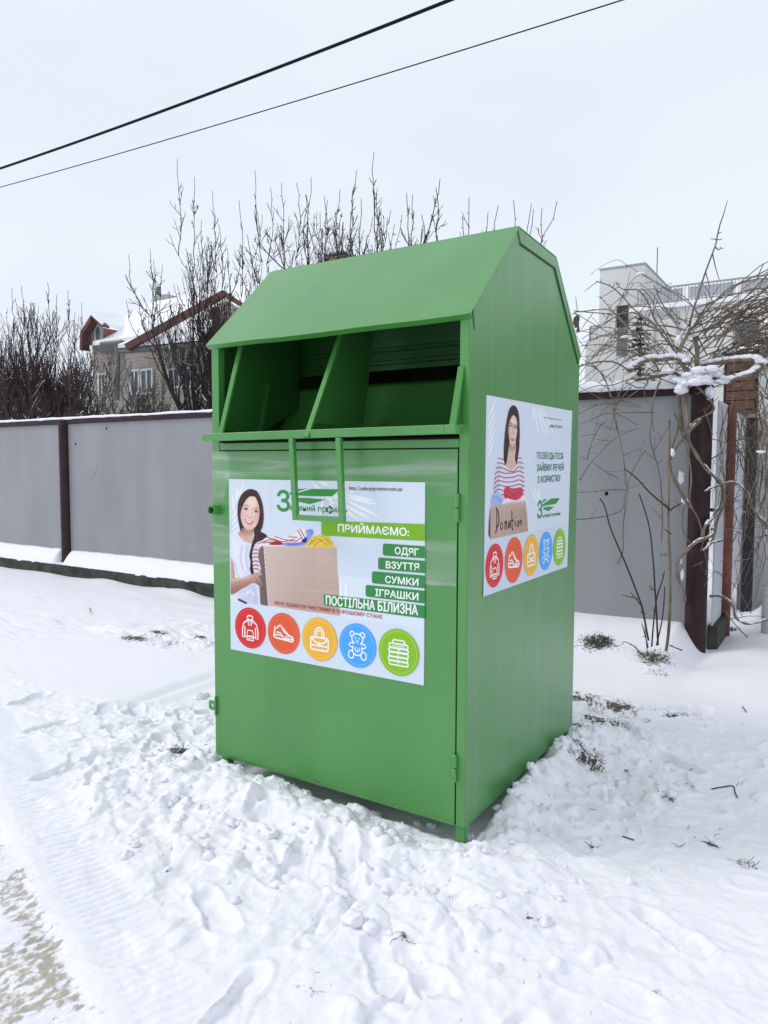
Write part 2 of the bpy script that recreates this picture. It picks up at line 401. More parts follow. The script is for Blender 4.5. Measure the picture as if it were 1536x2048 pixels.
for nme, arr in (('cover', cover), ('base', base)):
    a_ = fo.data.attributes.new(nme, 'FLOAT', 'POINT'); a_.data.foreach_set('value', arr.reshape(-1).astype(np.float32))

# ================================================================= printed posters
def pm(name, c, rough=.45):
    m_ = mat(name, tuple(((v/255+.055)/1.055)**2.4 if v > 10 else v/255/12.92 for v in c), rough, .35); return m_
PM = {}
def ink(rgb):
    # printed colour (sRGB of the ink on white vinyl, slightly darkened for albedo)
    if rgb not in PM:
        PM[rgb] = pm('print_ink', tuple(v*.97 for v in rgb))
    return PM[rgb]
class Sheet:
    """flat print: 2-D outlines laid on a plane in drawing order"""
    def __init__(s, ax, val, sign, crops): s.ax, s.val, s.sign, s.crops = ax, val, sign, crops; s.g = {}; s.k = 0
    def pt(s, p, crop, layer=0):
        ox, oy, k = s.crops[crop]
        q = at(ox+p[0]/k, oy+p[1]/k, s.ax, s.val); q[s.ax] = s.val+s.sign*layer*.00035
        return q
    def put(s, grp, V3, faces, rgb):
        gmb, mats = s.g.setdefault(grp, (MB(), []))
        s.k += 1; V3 = np.array(V3, float); V3[:, s.ax] = s.val+s.sign*s.k*.00002
        if rgb not in mats: mats.append(rgb)
        gmb.add(V3, faces, mats.index(rgb))
    def poly(s, grp, pts, rgb, layer, crop='A', smooth=False):
        P = np.array(pts, float)
        if smooth: P = spline(P, 5, True)
        V = [s.pt(p, crop, layer) for p in P]
        # triangulate robustly
        bm = bmesh.new(); vs = [bm.verts.new(v) for v in V]
        f = bm.faces.new(vs); r = bmesh.ops.triangulate(bm, faces=[f], ngon_method='EAR_CLIP'); bm.verts.index_update()
        s.put(grp, [tuple(v.co) for v in bm.verts], [tuple(v.index for v in g.verts) for g in bm.faces], rgb); bm.free()
    def ribbon3(s, grp, P3, w_, rgb, closed=False):
        P3 = np.asarray(P3, float); n = len(P3); nrm = np.zeros(3); nrm[s.ax] = s.sign
        V = []; F = []
        T_ = np.roll(P3, -1, 0)-np.roll(P3, 1, 0) if closed else np.gradient(P3, axis=0)
        for i in range(n):
            d = T_[i]/(np.linalg.norm(T_[i])+1e-9); x = np.cross(d, nrm)*w_/2
            V += [P3[i]-x, P3[i]+x]
        for i in range(n if closed else n-1):
            j = (i+1) % n; F.append((2*i, 2*i+1, 2*j+1, 2*j))
        s.put(grp, V, F, rgb)
    def stroke(s, grp, pts, w_, rgb, layer, crop='A', smooth=True, closed=False):
        P = np.array(pts, float)
        if smooth and len(P) > 2: P = spline(P, 5, closed)
        s.ribbon3(grp, [s.pt(p, crop, layer) for p in P], w_, rgb, closed)
    def text(s, grp, body, BL, BR, TL, rgb, layer, crop='A', bold=0):
        c = bpy.data.curves.new('lettering', 'FONT'); c.body = body; c.resolution_u = 3
        o = bpy.data.objects.new('lettering', c); COL.objects.link(o); bpy.context.view_layer.update()
        dg = bpy.context.evaluated_depsgraph_get(); me = bpy.data.meshes.new_from_object(o.evaluated_get(dg))
        V = np.array([v.co[:2] for v in me.vertices]); F = [tuple(p.vertices) for p in me.polygons]
        bpy.data.objects.remove(o); bpy.data.curves.remove(c)
        lo_, hi_ = V.min(0), V.max(0)
        # caps define the height: baseline at 0
        capc = .73
        a = s.pt(BL, crop, layer); b = s.pt(BR, crop, layer); u_ = s.pt(TL, crop, layer)
        # force the lines level: width along the horizontal axis, height along z
        o3 = [a+(b-a)*((x-lo_[0])/(hi_[0]-lo_[0]))+np.array([0, 0, u_[2]-a[2]])*(y/capc) for x, y in V]
        O = np.array(o3); ux = (b-a)/np.linalg.norm(b-a)*(u_[2]-a[2])
        for dx, dz in ((0, 0), (bold, 0), (-bold, 0), (0, bold), (0, -bold)):
            s.put(grp, O+ux*dx+np.array([0, 0, (u_[2]-a[2])*dz]), F, rgb)
            if not bold: break
        bpy.data.meshes.remove(me)
    def disc(s, grp, c, r, rgb, layer, n=56):
        q = []
        for i in range(n):
            a = i*2*np.pi/n; p = np.array(c, float); h = 1-s.ax
            p[h] += math.cos(a)*r; p[2] += math.sin(a)*r; p[s.ax] = s.val+s.sign*layer*.00035; q.append(p)
        s.put(grp, q, [tuple(range(n))], rgb)
    def icon_line(s, grp, c, r, pts, w_, layer, closed=False, smooth=False):
        P = np.array(pts, float)
        if smooth: P = spline(P, 5, closed)
        q = []
        for x, y in P:
            p = np.array(c, float); p[1-s.ax] += x*r; p[2] += y*r; p[s.ax] = s.val+s.sign*layer*.00035; q.append(p)
        if closed: q = q
        s.ribbon3(grp, q, w_*r, (250, 250, 250), closed)
    def build(s, root):
        for name, (gmb, mats) in s.g.items():
            nm = name.split('#')[0]
            gmb.build(nm, [ink(c) for c in mats], root)
def arc(cx, cy, r, a0, a1, n=10, ry=None):
    return [(cx+r*math.cos(R(a0+(a1-a0)*i/n)), cy+(ry or r)*math.sin(R(a0+(a1-a0)*i/n))) for i in range(n+1)]
def rrect(x0, y0, x1, y1, r=.05):
    return arc(x1-r, y1-r, r, 0, 90, 4)+arc(x0+r, y1-r, r, 90, 180, 4)+arc(x0+r, y0+r, r, 180, 270, 4)+arc(x1-r, y0+r, r, 270, 360, 4)
ICONS = {
 'hoodie': [([(-.16,.38),(-.18,.54),(-.1,.6),(.1,.6),(.18,.54),(.16,.38)],1,.06),([(-.2,.38),(-.08,.44),(0,.34),(.08,.44),(.2,.38),(.14,.24),(.06,.3),(0,.36),(-.06,.3),(-.14,.24)],1,.045),
   ([(-.2,.36),(-.42,.2),(-.5,-.1),(-.5,-.5),(-.36,-.5),(-.34,.05)],0,.06),([(.2,.36),(.42,.2),(.5,-.1),(.5,-.5),(.36,-.5),(.34,.05)],0,.06),
   ([(-.34,.05),(-.34,-.42),(.34,-.42),(.34,.05)],0,.05),([(-.22,-.42),(-.22,-.6),(.22,-.6),(.22,-.42)],0,.05),([(-.2,-.26),(-.16,-.12),(.16,-.12),(.2,-.26),(.2,-.4),(-.2,-.4)],1,.05),([(-.07,.24),(-.07,.1)],0,.05),([(.07,.24),(.07,.1)],0,.05),([(-.22,-.51),(.22,-.51)],0,.03)],
 'sneaker': [([(-.6,-.12),(-.52,.3),(-.42,.2),(-.3,.34),(-.18,.38),(.06,.08),(.34,-.06),(.56,-.12),(.62,-.26),(.54,-.34),(-.5,-.26),(-.62,-.2)],1,.07),([(-.6,-.12),(-.2,-.1),(.1,-.24),(.6,-.22)],0,.06),
   ([(-.46,.02),(-.2,.02),(-.04,-.16)],0,.05),([(-.1,.26),(.0,.3)],0,.045),([(-.02,.18),(.1,.22)],0,.045),([(.06,.1),(.18,.14)],0,.045),([(.14,.02),(.26,.06)],0,.045),([(.1,-.12),(.3,-.14),(.36,-.04)],0,.045)],
 'handbag': [(rrect(-.5,-.5,.5,.08,.1),1,.07),([(-.54,-.3),(.54,-.3)],0,.06),([(-.46,.08),(-.3,-.12),(-.06,-.2),(.06,-.2),(.3,-.12),(.46,.08)],0,.07),(arc(0,.2,.26,-20,200,12,.34),0,.07),(arc(0,.2,.15,-25,205,10,.22),0,.05),(arc(0,-.2,.06,0,360,8),1,.05)],
 'teddy': [(arc(0,.3,.3,-60,240,14,.24),0,.055),(arc(-.28,.5,.12,20,260,8),0,.055),(arc(.28,.5,.12,-80,160,8),0,.055),(arc(-.1,.33,.02,0,360,6),1,.04),(arc(.1,.33,.02,0,360,6),1,.04),([(-.06,.22),(0,.16),(.06,.22)],1,.045),([(0,.16),(0,.08)],0,.035),
   ([(-.2,.08),(-.38,.1),(-.46,-.02),(-.34,-.1),(-.22,-.06)],0,.055),([(.2,.08),(.38,.1),(.46,-.02),(.34,-.1),(.22,-.06)],0,.055),([(-.24,-.06),(-.26,-.3),(-.1,-.44),(.1,-.44),(.26,-.3),(.24,-.06)],0,.055),(arc(0,-.14,.13,150,390,8),0,.04),
   (arc(-.34,-.44,.15,0,360,12,.18),1,.055),(arc(.34,-.44,.15,0,360,12,.18),1,.055),([(0,-.08),(0,-.26)],0,.03)],
 'blankets': [(rrect(-.28,.36,.3,.52,.07),1,.055),(rrect(-.46,.18,.46,.36,.08),1,.055),(rrect(-.48,.0,.48,.16,.07),1,.055),(rrect(-.46,-.2,.48,-.03,.07),1,.055),(rrect(-.5,-.38,.46,-.22,.07),1,.055),(rrect(-.46,-.56,.48,-.4,.07),1,.055),([(-.02,.16),(-.02,-.56)],0,.03),([(-.02,.1),(.1,.1)],0,.03),([(-.3,.27),(.3,.27)],0,.03)],
}
DISC = [('hoodie', (222, 48, 48)), ('sneaker', (236, 96, 56)), ('handbag', (250, 186, 62)), ('teddy', (76, 172, 250)), ('blankets', (140, 198, 40))]
def icon_disc(s, kind, rgb, c, r, idx):
    g = 'icon_disc#%d' % idx
    s.disc(g, c, r, rgb, 3)
    ring = [(math.cos(a), math.sin(a)) for a in np.arange(48)*2*np.pi/48]
    lite = tuple(min(255, v+45) for v in rgb)
    q = []
    for x, y in ring:
        p = np.array(c, float); p[1-s.ax] += x*r*.89; p[2] += y*r*.89; p[s.ax] = s.val+s.sign*4*.00035; q.append(p)
    s.ribbon3(g, q, .012*r*1.6, lite, True)
    for pts, closed, w_ in ICONS[kind]:
        s.icon_line(g, c, r, pts, w_*1.15, 4, bool(closed))
def frond(s, base, tips, wd, crop, layer=1, rgb=(247, 250, 255)):
    for tp_ in tips:
        b = np.array(base if not isinstance(tp_[0], tuple) else tp_[0], float); t_ = np.array(tp_ if not isinstance(tp_[0], tuple) else tp_[1], float)
        d = t_-b; n = np.array([-d[1], d[0]])/np.linalg.norm(d)*wd
        s.poly('leaf_blade_print#%d' % s.k, [b, b+d*.35+n, b+d*.75+n*.7, t_, b+d*.7-n*.5, b+d*.3-n*.6], rgb, layer, crop, True)
CR = {'A': (440, 940, 3.491), 'D': (440, 940, 7.314), 'B': (940, 770, 4.654), 'E': (960, 960, 8.084)}

# ---- soft-shaded printed photographs, painted on a fine vertex-colour grid
PRINT = bpy.data.materials.new('photo_print'); PRINT.use_nodes = True
_b = PRINT.node_tree.nodes['Principled BSDF']; _b.inputs['Roughness'].default_value = .42; _b.inputs['Specular IOR Level'].default_value = .35
_a = PRINT.node_tree.nodes.new('ShaderNodeAttribute'); _a.attribute_name = 'ink'; PRINT.node_tree.links.new(_a.outputs['Color'], _b.inputs['Base Color'])
def blur(m_, n):
    for _ in range(int(n)):
        q = np.pad(m_, 1, mode='edge'); m_ = (q[:-2, 1:-1]+q[2:, 1:-1]+q[1:-1, :-2]+q[1:-1, 2:]+2*q[1:-1, 1:-1])/6
    return m_
class Canvas:
    def __init__(s, x0, y0, x1, y1, step):
        s.x = np.arange(x0, x1+step, step); s.y = np.arange(y0, y1+step, step); s.X, s.Y = np.meshgrid(s.x, s.y)
        s.img = np.zeros(s.X.shape+(3,)); s.a = np.zeros(s.X.shape); s.step = step; s.names = {}
    def mask(s, P, soft=1):
        P = np.array(P, float); m_ = np.zeros(s.X.shape)
        for ox in (-.25, .25):
            for oy in (-.25, .25):
                X = s.X+ox*s.step; Y = s.Y+oy*s.step; ins = np.zeros(s.X.shape, bool); n = len(P)
                for i in range(n):
                    x1, y1 = P[i]; x2, y2 = P[(i+1) % n]
                    if y1 == y2: continue
                    c_ = ((y1 > Y) != (y2 > Y)) & (X < (x2-x1)*(Y-y1)/(y2-y1)+x1); ins ^= c_
                m_ += ins/4
        return blur(m_, soft)
    def fill(s, P, c, soft=0, al=1, smooth=True, key=None, clip=None, solid=True):
        if smooth: P = spline(np.array(P, float), 6, True)
        m_ = s.mask(P, soft)*al
        if clip: m_ = m_*s.names[clip]
        s.img = s.img*(1-m_[..., None])+np.array(c, float)*m_[..., None]
        if solid and not clip: s.a = np.maximum(s.a, m_)
        if key: s.names[key] = m_
    def line(s, P, w_, c, soft=0, al=1, clip=None, taper=False):
        P = spline(np.array(P, float), 6) if len(P) > 2 else np.array(P, float)
        m_ = np.zeros(s.X.shape)
        for i in range(len(P)-1):
            a, b = P[i], P[i+1]; d = b-a; L2 = d@d+1e-9; t_ = np.clip(((s.X-a[0])*d[0]+(s.Y-a[1])*d[1])/L2, 0, 1)
            ww = w_*(1-.8*abs(2*(i+t_)/(len(P)-1)-1)) if taper else w_
            q = np.hypot(s.X-a[0]-t_*d[0], s.Y-a[1]-t_*d[1]); m_ = np.maximum(m_, np.clip((ww/2-q)/s.step+.5, 0, 1))
        m_ = blur(m_, soft)*al
        if clip: m_ = m_*s.names[clip]
        s.img = s.img*(1-m_[..., None])+np.array(c, float)*m_[..., None]
        if not clip: s.a = np.maximum(s.a, m_)
    def grade(s, key, fn, c, al=1):
        m_ = np.clip(fn(s.X, s.Y), 0, 1)*s.names[key]*al; s.img = s.img*(1-m_[..., None])+np.array(c, float)*m_[..., None]
    def build(s, sh, crop, name, root, bg):
        """every grid cell touched by ink becomes a face of the print"""
        al = s.a[..., None]; img = s.img+(1-np.clip(al/np.maximum(al, 1e-3), 0, 1))*0
        img = np.where(al > .001, s.img+(1-np.clip(al, 0, 1))*np.array(bg, float), np.array(bg, float))
        lin = np.clip(img*.97/255, 0, 1); lin = np.where(lin > .04045, ((lin+.055)/1.055)**2.4, lin/12.92)
        ny, nx = s.X.shape; use = s.a > .03
        cell = use[:-1, :-1] | use[1:, :-1] | use[:-1, 1:] | use[1:, 1:]
        sh.k += 6; off = sh.val+sh.sign*sh.k*.00002
        V = np.array([sh.pt((x, y), crop) for x, y in zip(s.X.ravel(), s.Y.ravel())]); V[:, sh.ax] = off
        jj, ii = np.nonzero(cell); q = jj*nx+ii; F = np.stack([q, q+nx, q+nx+1, q+1], -1)
        used = np.unique(F); mp_ = -np.ones(nx*ny, int); mp_[used] = np.arange(len(used)); F = mp_[F]
        mb = MB(); mb.v.append(V[used]); mb.n = len(used); mb.f = [tuple(map(int, f)) for f in F]; mb.m = [0]*len(F)
        o = mb.build(name, PRINT, root); ca = o.data.color_attributes.new('ink', 'FLOAT_COLOR', 'POINT')
        rgba = np.concatenate([lin.reshape(-1, 3)[used], np.ones((len(used), 1))], 1).astype(np.float32); ca.data.foreach_set('color', rgba.ravel()); sh.k += 6
        return o
# ---- front poster
F_ = Sheet(1, -.0075, -1, CR)
xa, xb, za, zb = -1.267, -.190, .552, 1.381
m = MB(); m.box((xa, -.0074, za), (xb, -.0045, zb)); pf = m.build('poster', ink((221, 230, 243)), bin_); pf['label'] = 'wide printed poster on the door'
def wq(s, pts, rgb, layer, grp='backdrop_print'):
    s.put(grp, [(x, s.val+s.sign*layer*.00035, z) if s.ax == 1 else (s.val+s.sign*layer*.00035, x, z) for x, z in pts], [tuple(range(len(pts)))], rgb)
zs_ = F_.pt((84, 920), 'A')[2]
wq(F_, [(xa+.002, .97), (xb-.002, .97), (xb-.002, zs_-.04), (xa+.002, zs_+.0)], (228, 237, 248), 1)
wq(F_, [(xa+.002, zs_), (xb-.002, zs_-.0), (xb-.002, za+.002), (xa+.002, za+.002)], (222, 231, 245), 2)
A = 'woman_with_box_print'
frond(F_, (290, 900), [((200, 640), (180, 330)), ((225, 480), (260, 210)), ((250, 420), (355, 180)), ((170, 720), (260, 560)), ((170, 800), (250, 680)), ((170, 880), (270, 770)), ((165, 960), (280, 850))], 18, 'D')
frond(F_, 0, [((800, 240), (640, 85)), ((860, 200), (660, 150)), ((880, 170), (1090, 215)), ((880, 190), (1110, 240)), ((880, 210), (1120, 325)), ((870, 240), (1040, 335)), ((860, 260), (960, 345)), ((760, 110), (690, 82)), ((700, 320), (720, 180)), ((770, 330), (780, 180)), ((900, 160), (1000, 110))], 14, 'A')
frond(F_, 0, [((850, 1000), (835, 760)), ((870, 1000), (880, 780)), ((890, 1000), (930, 850))], 12, 'A')
def dA(l): return [(x*.47731, y*.47731) for x, y in l]
C1 = Canvas(74, 118, 842, 1024, 2.6)
C1.fill([(304,522),(560,528),(815,535),(820,690),(832,800),(837,1018),(600,986),(335,948)], (206,182,168), smooth=False, key='box')
C1.fill([(262,560),(304,520),(320,730),(337,950),(283,940),(270,740)], (128,108,104), smooth=False, key='boxside')
C1.grade('box', lambda X, Y: (Y-520)/460, (190,158,146), .7); C1.grade('box', lambda X, Y: 1-(X-320)/260, (224,206,194), .5)
C1.grade('boxside', lambda X, Y: (X-262)/70, (92,76,76), .55)
C1.line([(650,545),(663,985)], 5, (184,158,146), 1, .6, 'box'); C1.line([(306,522),(337,950)], 7, (228,212,202), 1, .8, 'box'); C1.line([(310,530),(815,540)], 6, (228,212,200), 1, .7, 'box')
for yy in (610, 720, 830): C1.line([(325, yy), (825, yy+22)], 16, (214,194,182), 5, .3, 'box')
# shirt and arm
C1.fill(dA([(165,960),(215,940),(270,920),(300,985),(360,1040),(440,1062),(490,1050),(470,1130),(432,1250),(445,1340),(442,1480),(480,1560),(540,1680),(572,1980),(440,1960),(262,1900),(262,1780),(290,1620),(215,1560),(205,1330),(160,1290)]), (236,236,250), smooth=False, key='shirt')
C1.grade('shirt', lambda X, Y: (X-150)/90, (206,206,230), .55); C1.grade('shirt', lambda X, Y: (Y-760)/160, (198,200,228), .5)
for l in ([(210,1340),(250,1500),(300,1600)], [(400,1120),(380,1300),(420,1480)], [(330,1100),(300,1280),(340,1450)], [(280,1800),(360,1760),(470,1700)], [(300,1890),(420,1850),(500,1740)], [(480,1700),(520,1800),(530,1950)]): C1.line(dA(l), 9, (184,186,220), 3, .6, 'shirt')
for l in ([(360,1150),(350,1320),(380,1460)], [(200,1000),(230,1100),(240,1250)], [(400,1800),(450,1780),(500,1820)]): C1.line(dA(l), 10, (250,250,255), 3, .8, 'shirt')
C1.line([(132,905),(160,918),(182,928)], 14, (40,44,80), 1)
C1.fill(dA([(163,1290),(190,1330),(205,1400),(215,1590),(160,1600)]), (212,172,146), key='uparm'); C1.grade('uparm', lambda X, Y: (X-84)/22, (160,110,92), .6)
C1.fill(dA([(160,1592),(300,1580),(420,1540),(480,1510),(540,1480),(590,1490),(612,1530),(575,1560),(600,1620),(632,1680),(636,1735),(600,1712),(560,1690),(520,1660),(470,1655),(400,1700),(330,1735),(160,1820)]), (208,168,150), key='arm')
C1.grade('arm', lambda X, Y: (Y-(1620-(X/.4773-160)*.2)*.4773)/60, (150,104,92), .75); C1.line(dA([(180,1610),(320,1595),(460,1545)]), 14, (232,200,184), 3, .6, 'arm')
for l in ([(575,1560),(545,1600),(590,1660),(625,1700)], [(555,1500),(530,1540),(500,1580)], [(590,1530),(570,1540),(560,1565)], [(540,1600),(560,1650),(600,1700)]): C1.line(dA(l), 3.5, (132,84,74), 1, .7, 'arm')
C1.line(dA([(612,1690),(632,1720),(628,1738)]), 5, (40,24,34), 1, .9)
# hair behind, neck
HB = dA([(455,278),(380,300),(310,370),(268,470),(255,600),(268,740),(290,850),(305,920),(345,960),(430,900),(500,860),(500,960),(480,1040),(455,1130),(430,1250),(445,1340),(440,1460),(470,1530),(500,1480),(480,1300),(500,1120),(540,1060),(620,1030),(690,980),(670,940),(600,900),(620,840),(640,740),(640,620),(625,500),(590,390),(540,310)])
C1.fill(HB, (52,30,34), key='hair')
C1.fill(dA([(300,900),(335,850),(500,850),(486,940),(485,1062),(440,1066),(360,1042),(300,985),(265,930)]), (222,182,166), key='neck'); C1.grade('neck', lambda X, Y: 1-(Y-415)/55, (158,112,100), .8); C1.line(dA([(340,900),(370,960),(400,1010)]), 4, (180,134,120), 2, .7, 'neck'); C1.line(dA([(300,985),(360,1040),(440,1064),(486,1058)]), 4, (190,180,200), 1, .8)
C1.fill(dA([(500,860),(500,960),(480,1040),(455,1130),(430,1250),(445,1340),(440,1460),(470,1530),(500,1480),(480,1300),(500,1120),(540,1060),(620,1030),(690,980),(670,940),(600,900),(570,850)]), (46,28,32), key='braid')
for l, c_ in (([(300,520),(290,640),(300,780)], (96,60,58)), ([(340,400),(300,480),(285,600)], (104,66,62)), ([(540,330),(600,440),(622,600),(618,760)], (112,64,58)), ([(520,350),(585,470),(606,620),(596,800)], (92,50,48)), ([(440,300),(380,350),(330,430)], (98,66,64)), ([(470,300),(540,360),(590,460)], (88,52,52)), ([(300,700),(305,800),(325,900)], (30,16,20)), ([(560,420),(590,560),(590,740)], (30,16,20)), ([(500,300),(440,330),(400,400)], (34,20,24))): C1.line(dA(l), 4.5, c_, 1, .75, 'hair')
for l, c_ in (([(560,880),(530,960),(560,1020)], (104,72,66)), ([(590,910),(600,970),(640,1000)], (84,54,52)), ([(520,900),(510,1000),(480,1080)], (86,58,56)), ([(470,1120),(445,1240),(462,1400)], (84,56,54)), ([(540,860),(520,940),(500,1040)], (28,16,20))): C1.line(dA(l), 4, c_, 1, .8, 'braid')
# face
C1.fill(dA([(430,392),(380,440),(338,520),(305,620),(304,700),(325,780),(360,845),(400,880),(435,884),(490,858),(545,790),(575,690),(579,590),(562,490),(520,400),(475,385)]), (240,206,192), key='face')
C1.grade('face', lambda X, Y: (X-248)/34, (196,146,130), .75); C1.grade('face', lambda X, Y: 1-(X-145)/22, (206,158,144), .6); C1.grade('face', lambda X, Y: (Y-395)/32, (200,150,136), .6)
C1.fill(dA([(430,420),(400,500),(450,540),(510,530),(510,430)]), (252,228,216), 6, .7, clip='face'); C1.fill(dA([(335,630),(355,600),(400,640),(390,700),(345,710)]), (244,184,170), 5, .6, clip='face'); C1.fill(dA([(495,680),(540,650),(562,680),(540,740),(500,740)]), (238,176,160), 5, .6, clip='face')
C1.line(dA([(442,540),(440,600),(438,660)]), 7, (252,232,222), 3, .8, 'face'); C1.line(dA([(458,560),(462,640),(472,680)]), 4, (212,164,148), 2, .6, 'face')
for l in ([(352,574),(380,562),(406,580),(380,590)], [(504,606),(528,598),(552,614),(526,626)]): C1.fill(dA(l), (238,228,226), 0, .95)
for cx_, cy_ in ((380,574),(528,610)): C1.fill(dA([(cx_+15*math.cos(a), cy_+13*math.sin(a)) for a in np.arange(10)*2*np.pi/10]), (44,30,32), 0, 1)
for l in ([(346,570),(378,552),(410,576)], [(500,600),(530,588),(558,612)]): C1.line(dA(l), 4.2, (44,26,30), 0, .95)
for l in ([(352,586),(380,594),(404,586)], [(506,622),(528,630),(550,622)]): C1.line(dA(l), 3, (190,138,126), 1, .6)
for l in ([(342,534),(380,514),(428,536)], [(484,562),(530,556),(570,586)]): C1.line(dA(l), 4.6, (74,44,42), 1, .85, taper=True)
C1.line(dA([(404,668),(418,694),(450,702),(472,692)]), 4, (176,112,102), 1, .8); C1.line(dA([(352,700),(358,730),(366,750)]), 3, (206,152,138), 1, .6); C1.line(dA([(500,730),(508,756),(498,780)]), 3, (202,148,134), 1, .6)
C1.fill(dA([(362,718),(400,736),(440,750),(488,750),(474,784),(432,796),(390,772)]), (188,78,88), 0, 1); C1.fill(dA([(376,731),(410,745),(440,757),(477,758),(457,772),(425,774),(393,756)]), (253,250,250), 0, 1)
C1.line(dA([(400,806),(430,814),(460,806)]), 4, (208,152,140), 2, .6)
# clothes in the box
C1.fill([(256,520),(300,488),(335,465),(390,462),(450,470),(520,450),(545,410),(590,408),(604,440),(600,480),(560,527),(460,530),(280,530)], (246,234,240), key='cl')
C1.line([(300,512),(370,500),(450,515),(540,500)], 14, (206,190,206), 4, .7, 'cl')
for pts in ([(265,516),(340,488),(380,490),(450,500),(520,480)], [(330,470),(400,490),(440,515)], [(380,463),(450,485),(530,495),(570,470)], [(540,420),(560,450),(580,490)], [(560,412),(575,440),(592,470)], [(470,465),(540,470)], [(300,505),(350,505),(400,515)]): C1.line(pts, 5.5, (150,40,58), 0, .95, 'cl')
C1.fill([(345,521),(380,498),(425,502),(440,522)], (172,26,40)); C1.fill([(430,522),(470,505),(520,508),(570,500),(605,460),(598,425),(640,412),(655,440),(630,480),(600,522),(500,532)], (132,152,224), key='bl')
C1.line([(600,430),(625,450),(600,500)], 9, (176,192,244), 3, .8, 'bl'); C1.line([(480,525),(540,515),(590,500)], 8, (84,100,190), 2, .7, 'bl'); C1.fill([(572,492),(605,468),(604,502),(580,506)], (26,38,112))
C1.fill([(604,526),(622,490),(645,466),(700,452),(745,452),(778,490),(792,534),(700,540)], (234,200,72), key='ye')
for pts in ([(640,510),(680,480),(720,500)], [(660,530),(700,500),(750,520)], [(700,465),(740,480),(770,515)], [(625,520),(650,490),(680,470)]): C1.line(pts, 6, (176,130,24), 1, .8, 'ye')
for pts in ([(650,490),(690,470),(730,475)], [(680,520),(720,505),(760,510)]): C1.line(pts, 6, (250,228,120), 1, .8, 'ye')
C1.fill([(233,545),(262,520),(276,540),(268,600),(275,640),(284,700),(240,715),(228,640),(226,590)], (242,214,228), key='sl')
for y in (560, 585, 612, 640, 668, 694): C1.line([(229, y), (252, y-6), (272, y+2)], 5.5, (64,24,50), 0, .95, 'sl')
C1.build(F_, 'A', 'woman_with_box_print', pf, (226, 236, 247))
LG = 'logo_print'
GR = (58, 150, 66)
F_.text(LG, 'З', (400, 283), (487, 288), (400, 142), GR, 3, 'A', .03)
F_.text(LG, 'елений промінь', (490, 281), (892, 300), (490, 240), (60, 140, 72), 3, 'A', .012)
for i in range(3):
    a0 = i*120+20; cc = F_.pt((765, 278), 'A', 4)
    q = [np.array([cc[0]+.0145*math.cos(R(a)), cc[1], cc[2]+.0145*math.sin(R(a))]) for a in np.linspace(a0, a0+85, 6)]
    F_.ribbon3(LG, q, .007, (30, 70, 40))
F_.poly(LG, [(490,176),(640,132),(836,135),(784,184),(640,182)], GR, 3, 'A')
F_.poly(LG, [(492,193),(620,196),(740,207),(625,238),(520,214)], GR, 3, 'A')
F_.poly(LG, [(486,158),(540,136),(612,128),(560,142),(492,172)], (40, 92, 56), 3, 'A')
F_.stroke('backdrop_print', [(352, 100), (352, 345)], .0012, (196, 208, 224), 2, 'A', False)
F_.text('web_address', 'http://zelenyipromin.com.ua', (903, 140), (1273, 147), (903, 110), (40, 40, 52), 3, 'A', .006)
LB = 'lettering'
F_.poly('caption_bar#0', [(708,362),(716,354),(1431,378),(1431,495),(722,457),(708,447)], (128, 184, 38), 3, 'A')
F_.text('lettering#5', 'ПРИЙМАЄМО:', (826, 430), (1320, 461), (826, 378), (252, 253, 250), 5, 'A', .035)
DG = (58, 142, 74)
bars = [([(1138,524),(1146,513),(1431,532),(1431,616),(1148,597),(1138,588)], 'ОДЯГ', (1222,585), (1388,599), (1222,537)),
        ([(1105,622),(1113,611),(1431,634),(1431,720),(1115,694),(1105,685)], 'ВЗУТТЯ', (1160,684), (1390,702), (1160,636)),
        ([(1062,717),(1070,707),(1431,737),(1431,826),(1072,791),(1062,782)], 'СУМКИ', (1155,786), (1385,808), (1155,738)),
        ([(1018,812),(1026,802),(1431,843),(1431,932),(1028,884),(1018,874)], 'ІГРАШКИ', (1086,878), (1385,910), (1086,829)),
        ([(725,877),(733,867),(1431,947),(1431,1036),(735,945),(725,935)], 'ПОСТІЛЬНА БІЛИЗНА', (742,938), (1382,1012), (742,876))]
for i, (p, tx, a, b, c) in enumerate(bars):
    F_.poly('caption_bar#%d' % (i+1), p, DG, 5, 'A'); F_.text('lettering#1%d' % i, tx, a, b, c, (252, 253, 250), 7, 'A', .035)
F_.text('lettering#7', 'РЕЧІ ЗДАВАТИ ЧИСТИМИ В ХОРОШОМУ СТАНІ', (385, 938), (1132, 1038), (385, 915), (190, 44, 48), 6, 'A', .02)
discs = [((107, 1100), (321, 1108)), ((336, 1135), (558, 1150)), ((576, 1175), (820, 1190)), ((835, 1215), (1092, 1240)), ((1110, 1258), (1392, 1288))]
cz_ = np.mean([F_.pt(p, 'A')[2] for p in ((213, 1105), (447, 1142), (697, 1181), (962, 1226), (1250, 1270))])
for i, ((a, b), (kind, rgb)) in enumerate(zip(discs, DISC)):
    pa, pb_ = F_.pt(a, 'A'), F_.pt(b, 'A'); c = (pa+pb_)/2; c[2] = cz_
    icon_disc(F_, kind, rgb, c, (pb_[0]-pa[0])/2, i)
F_.build(pf)
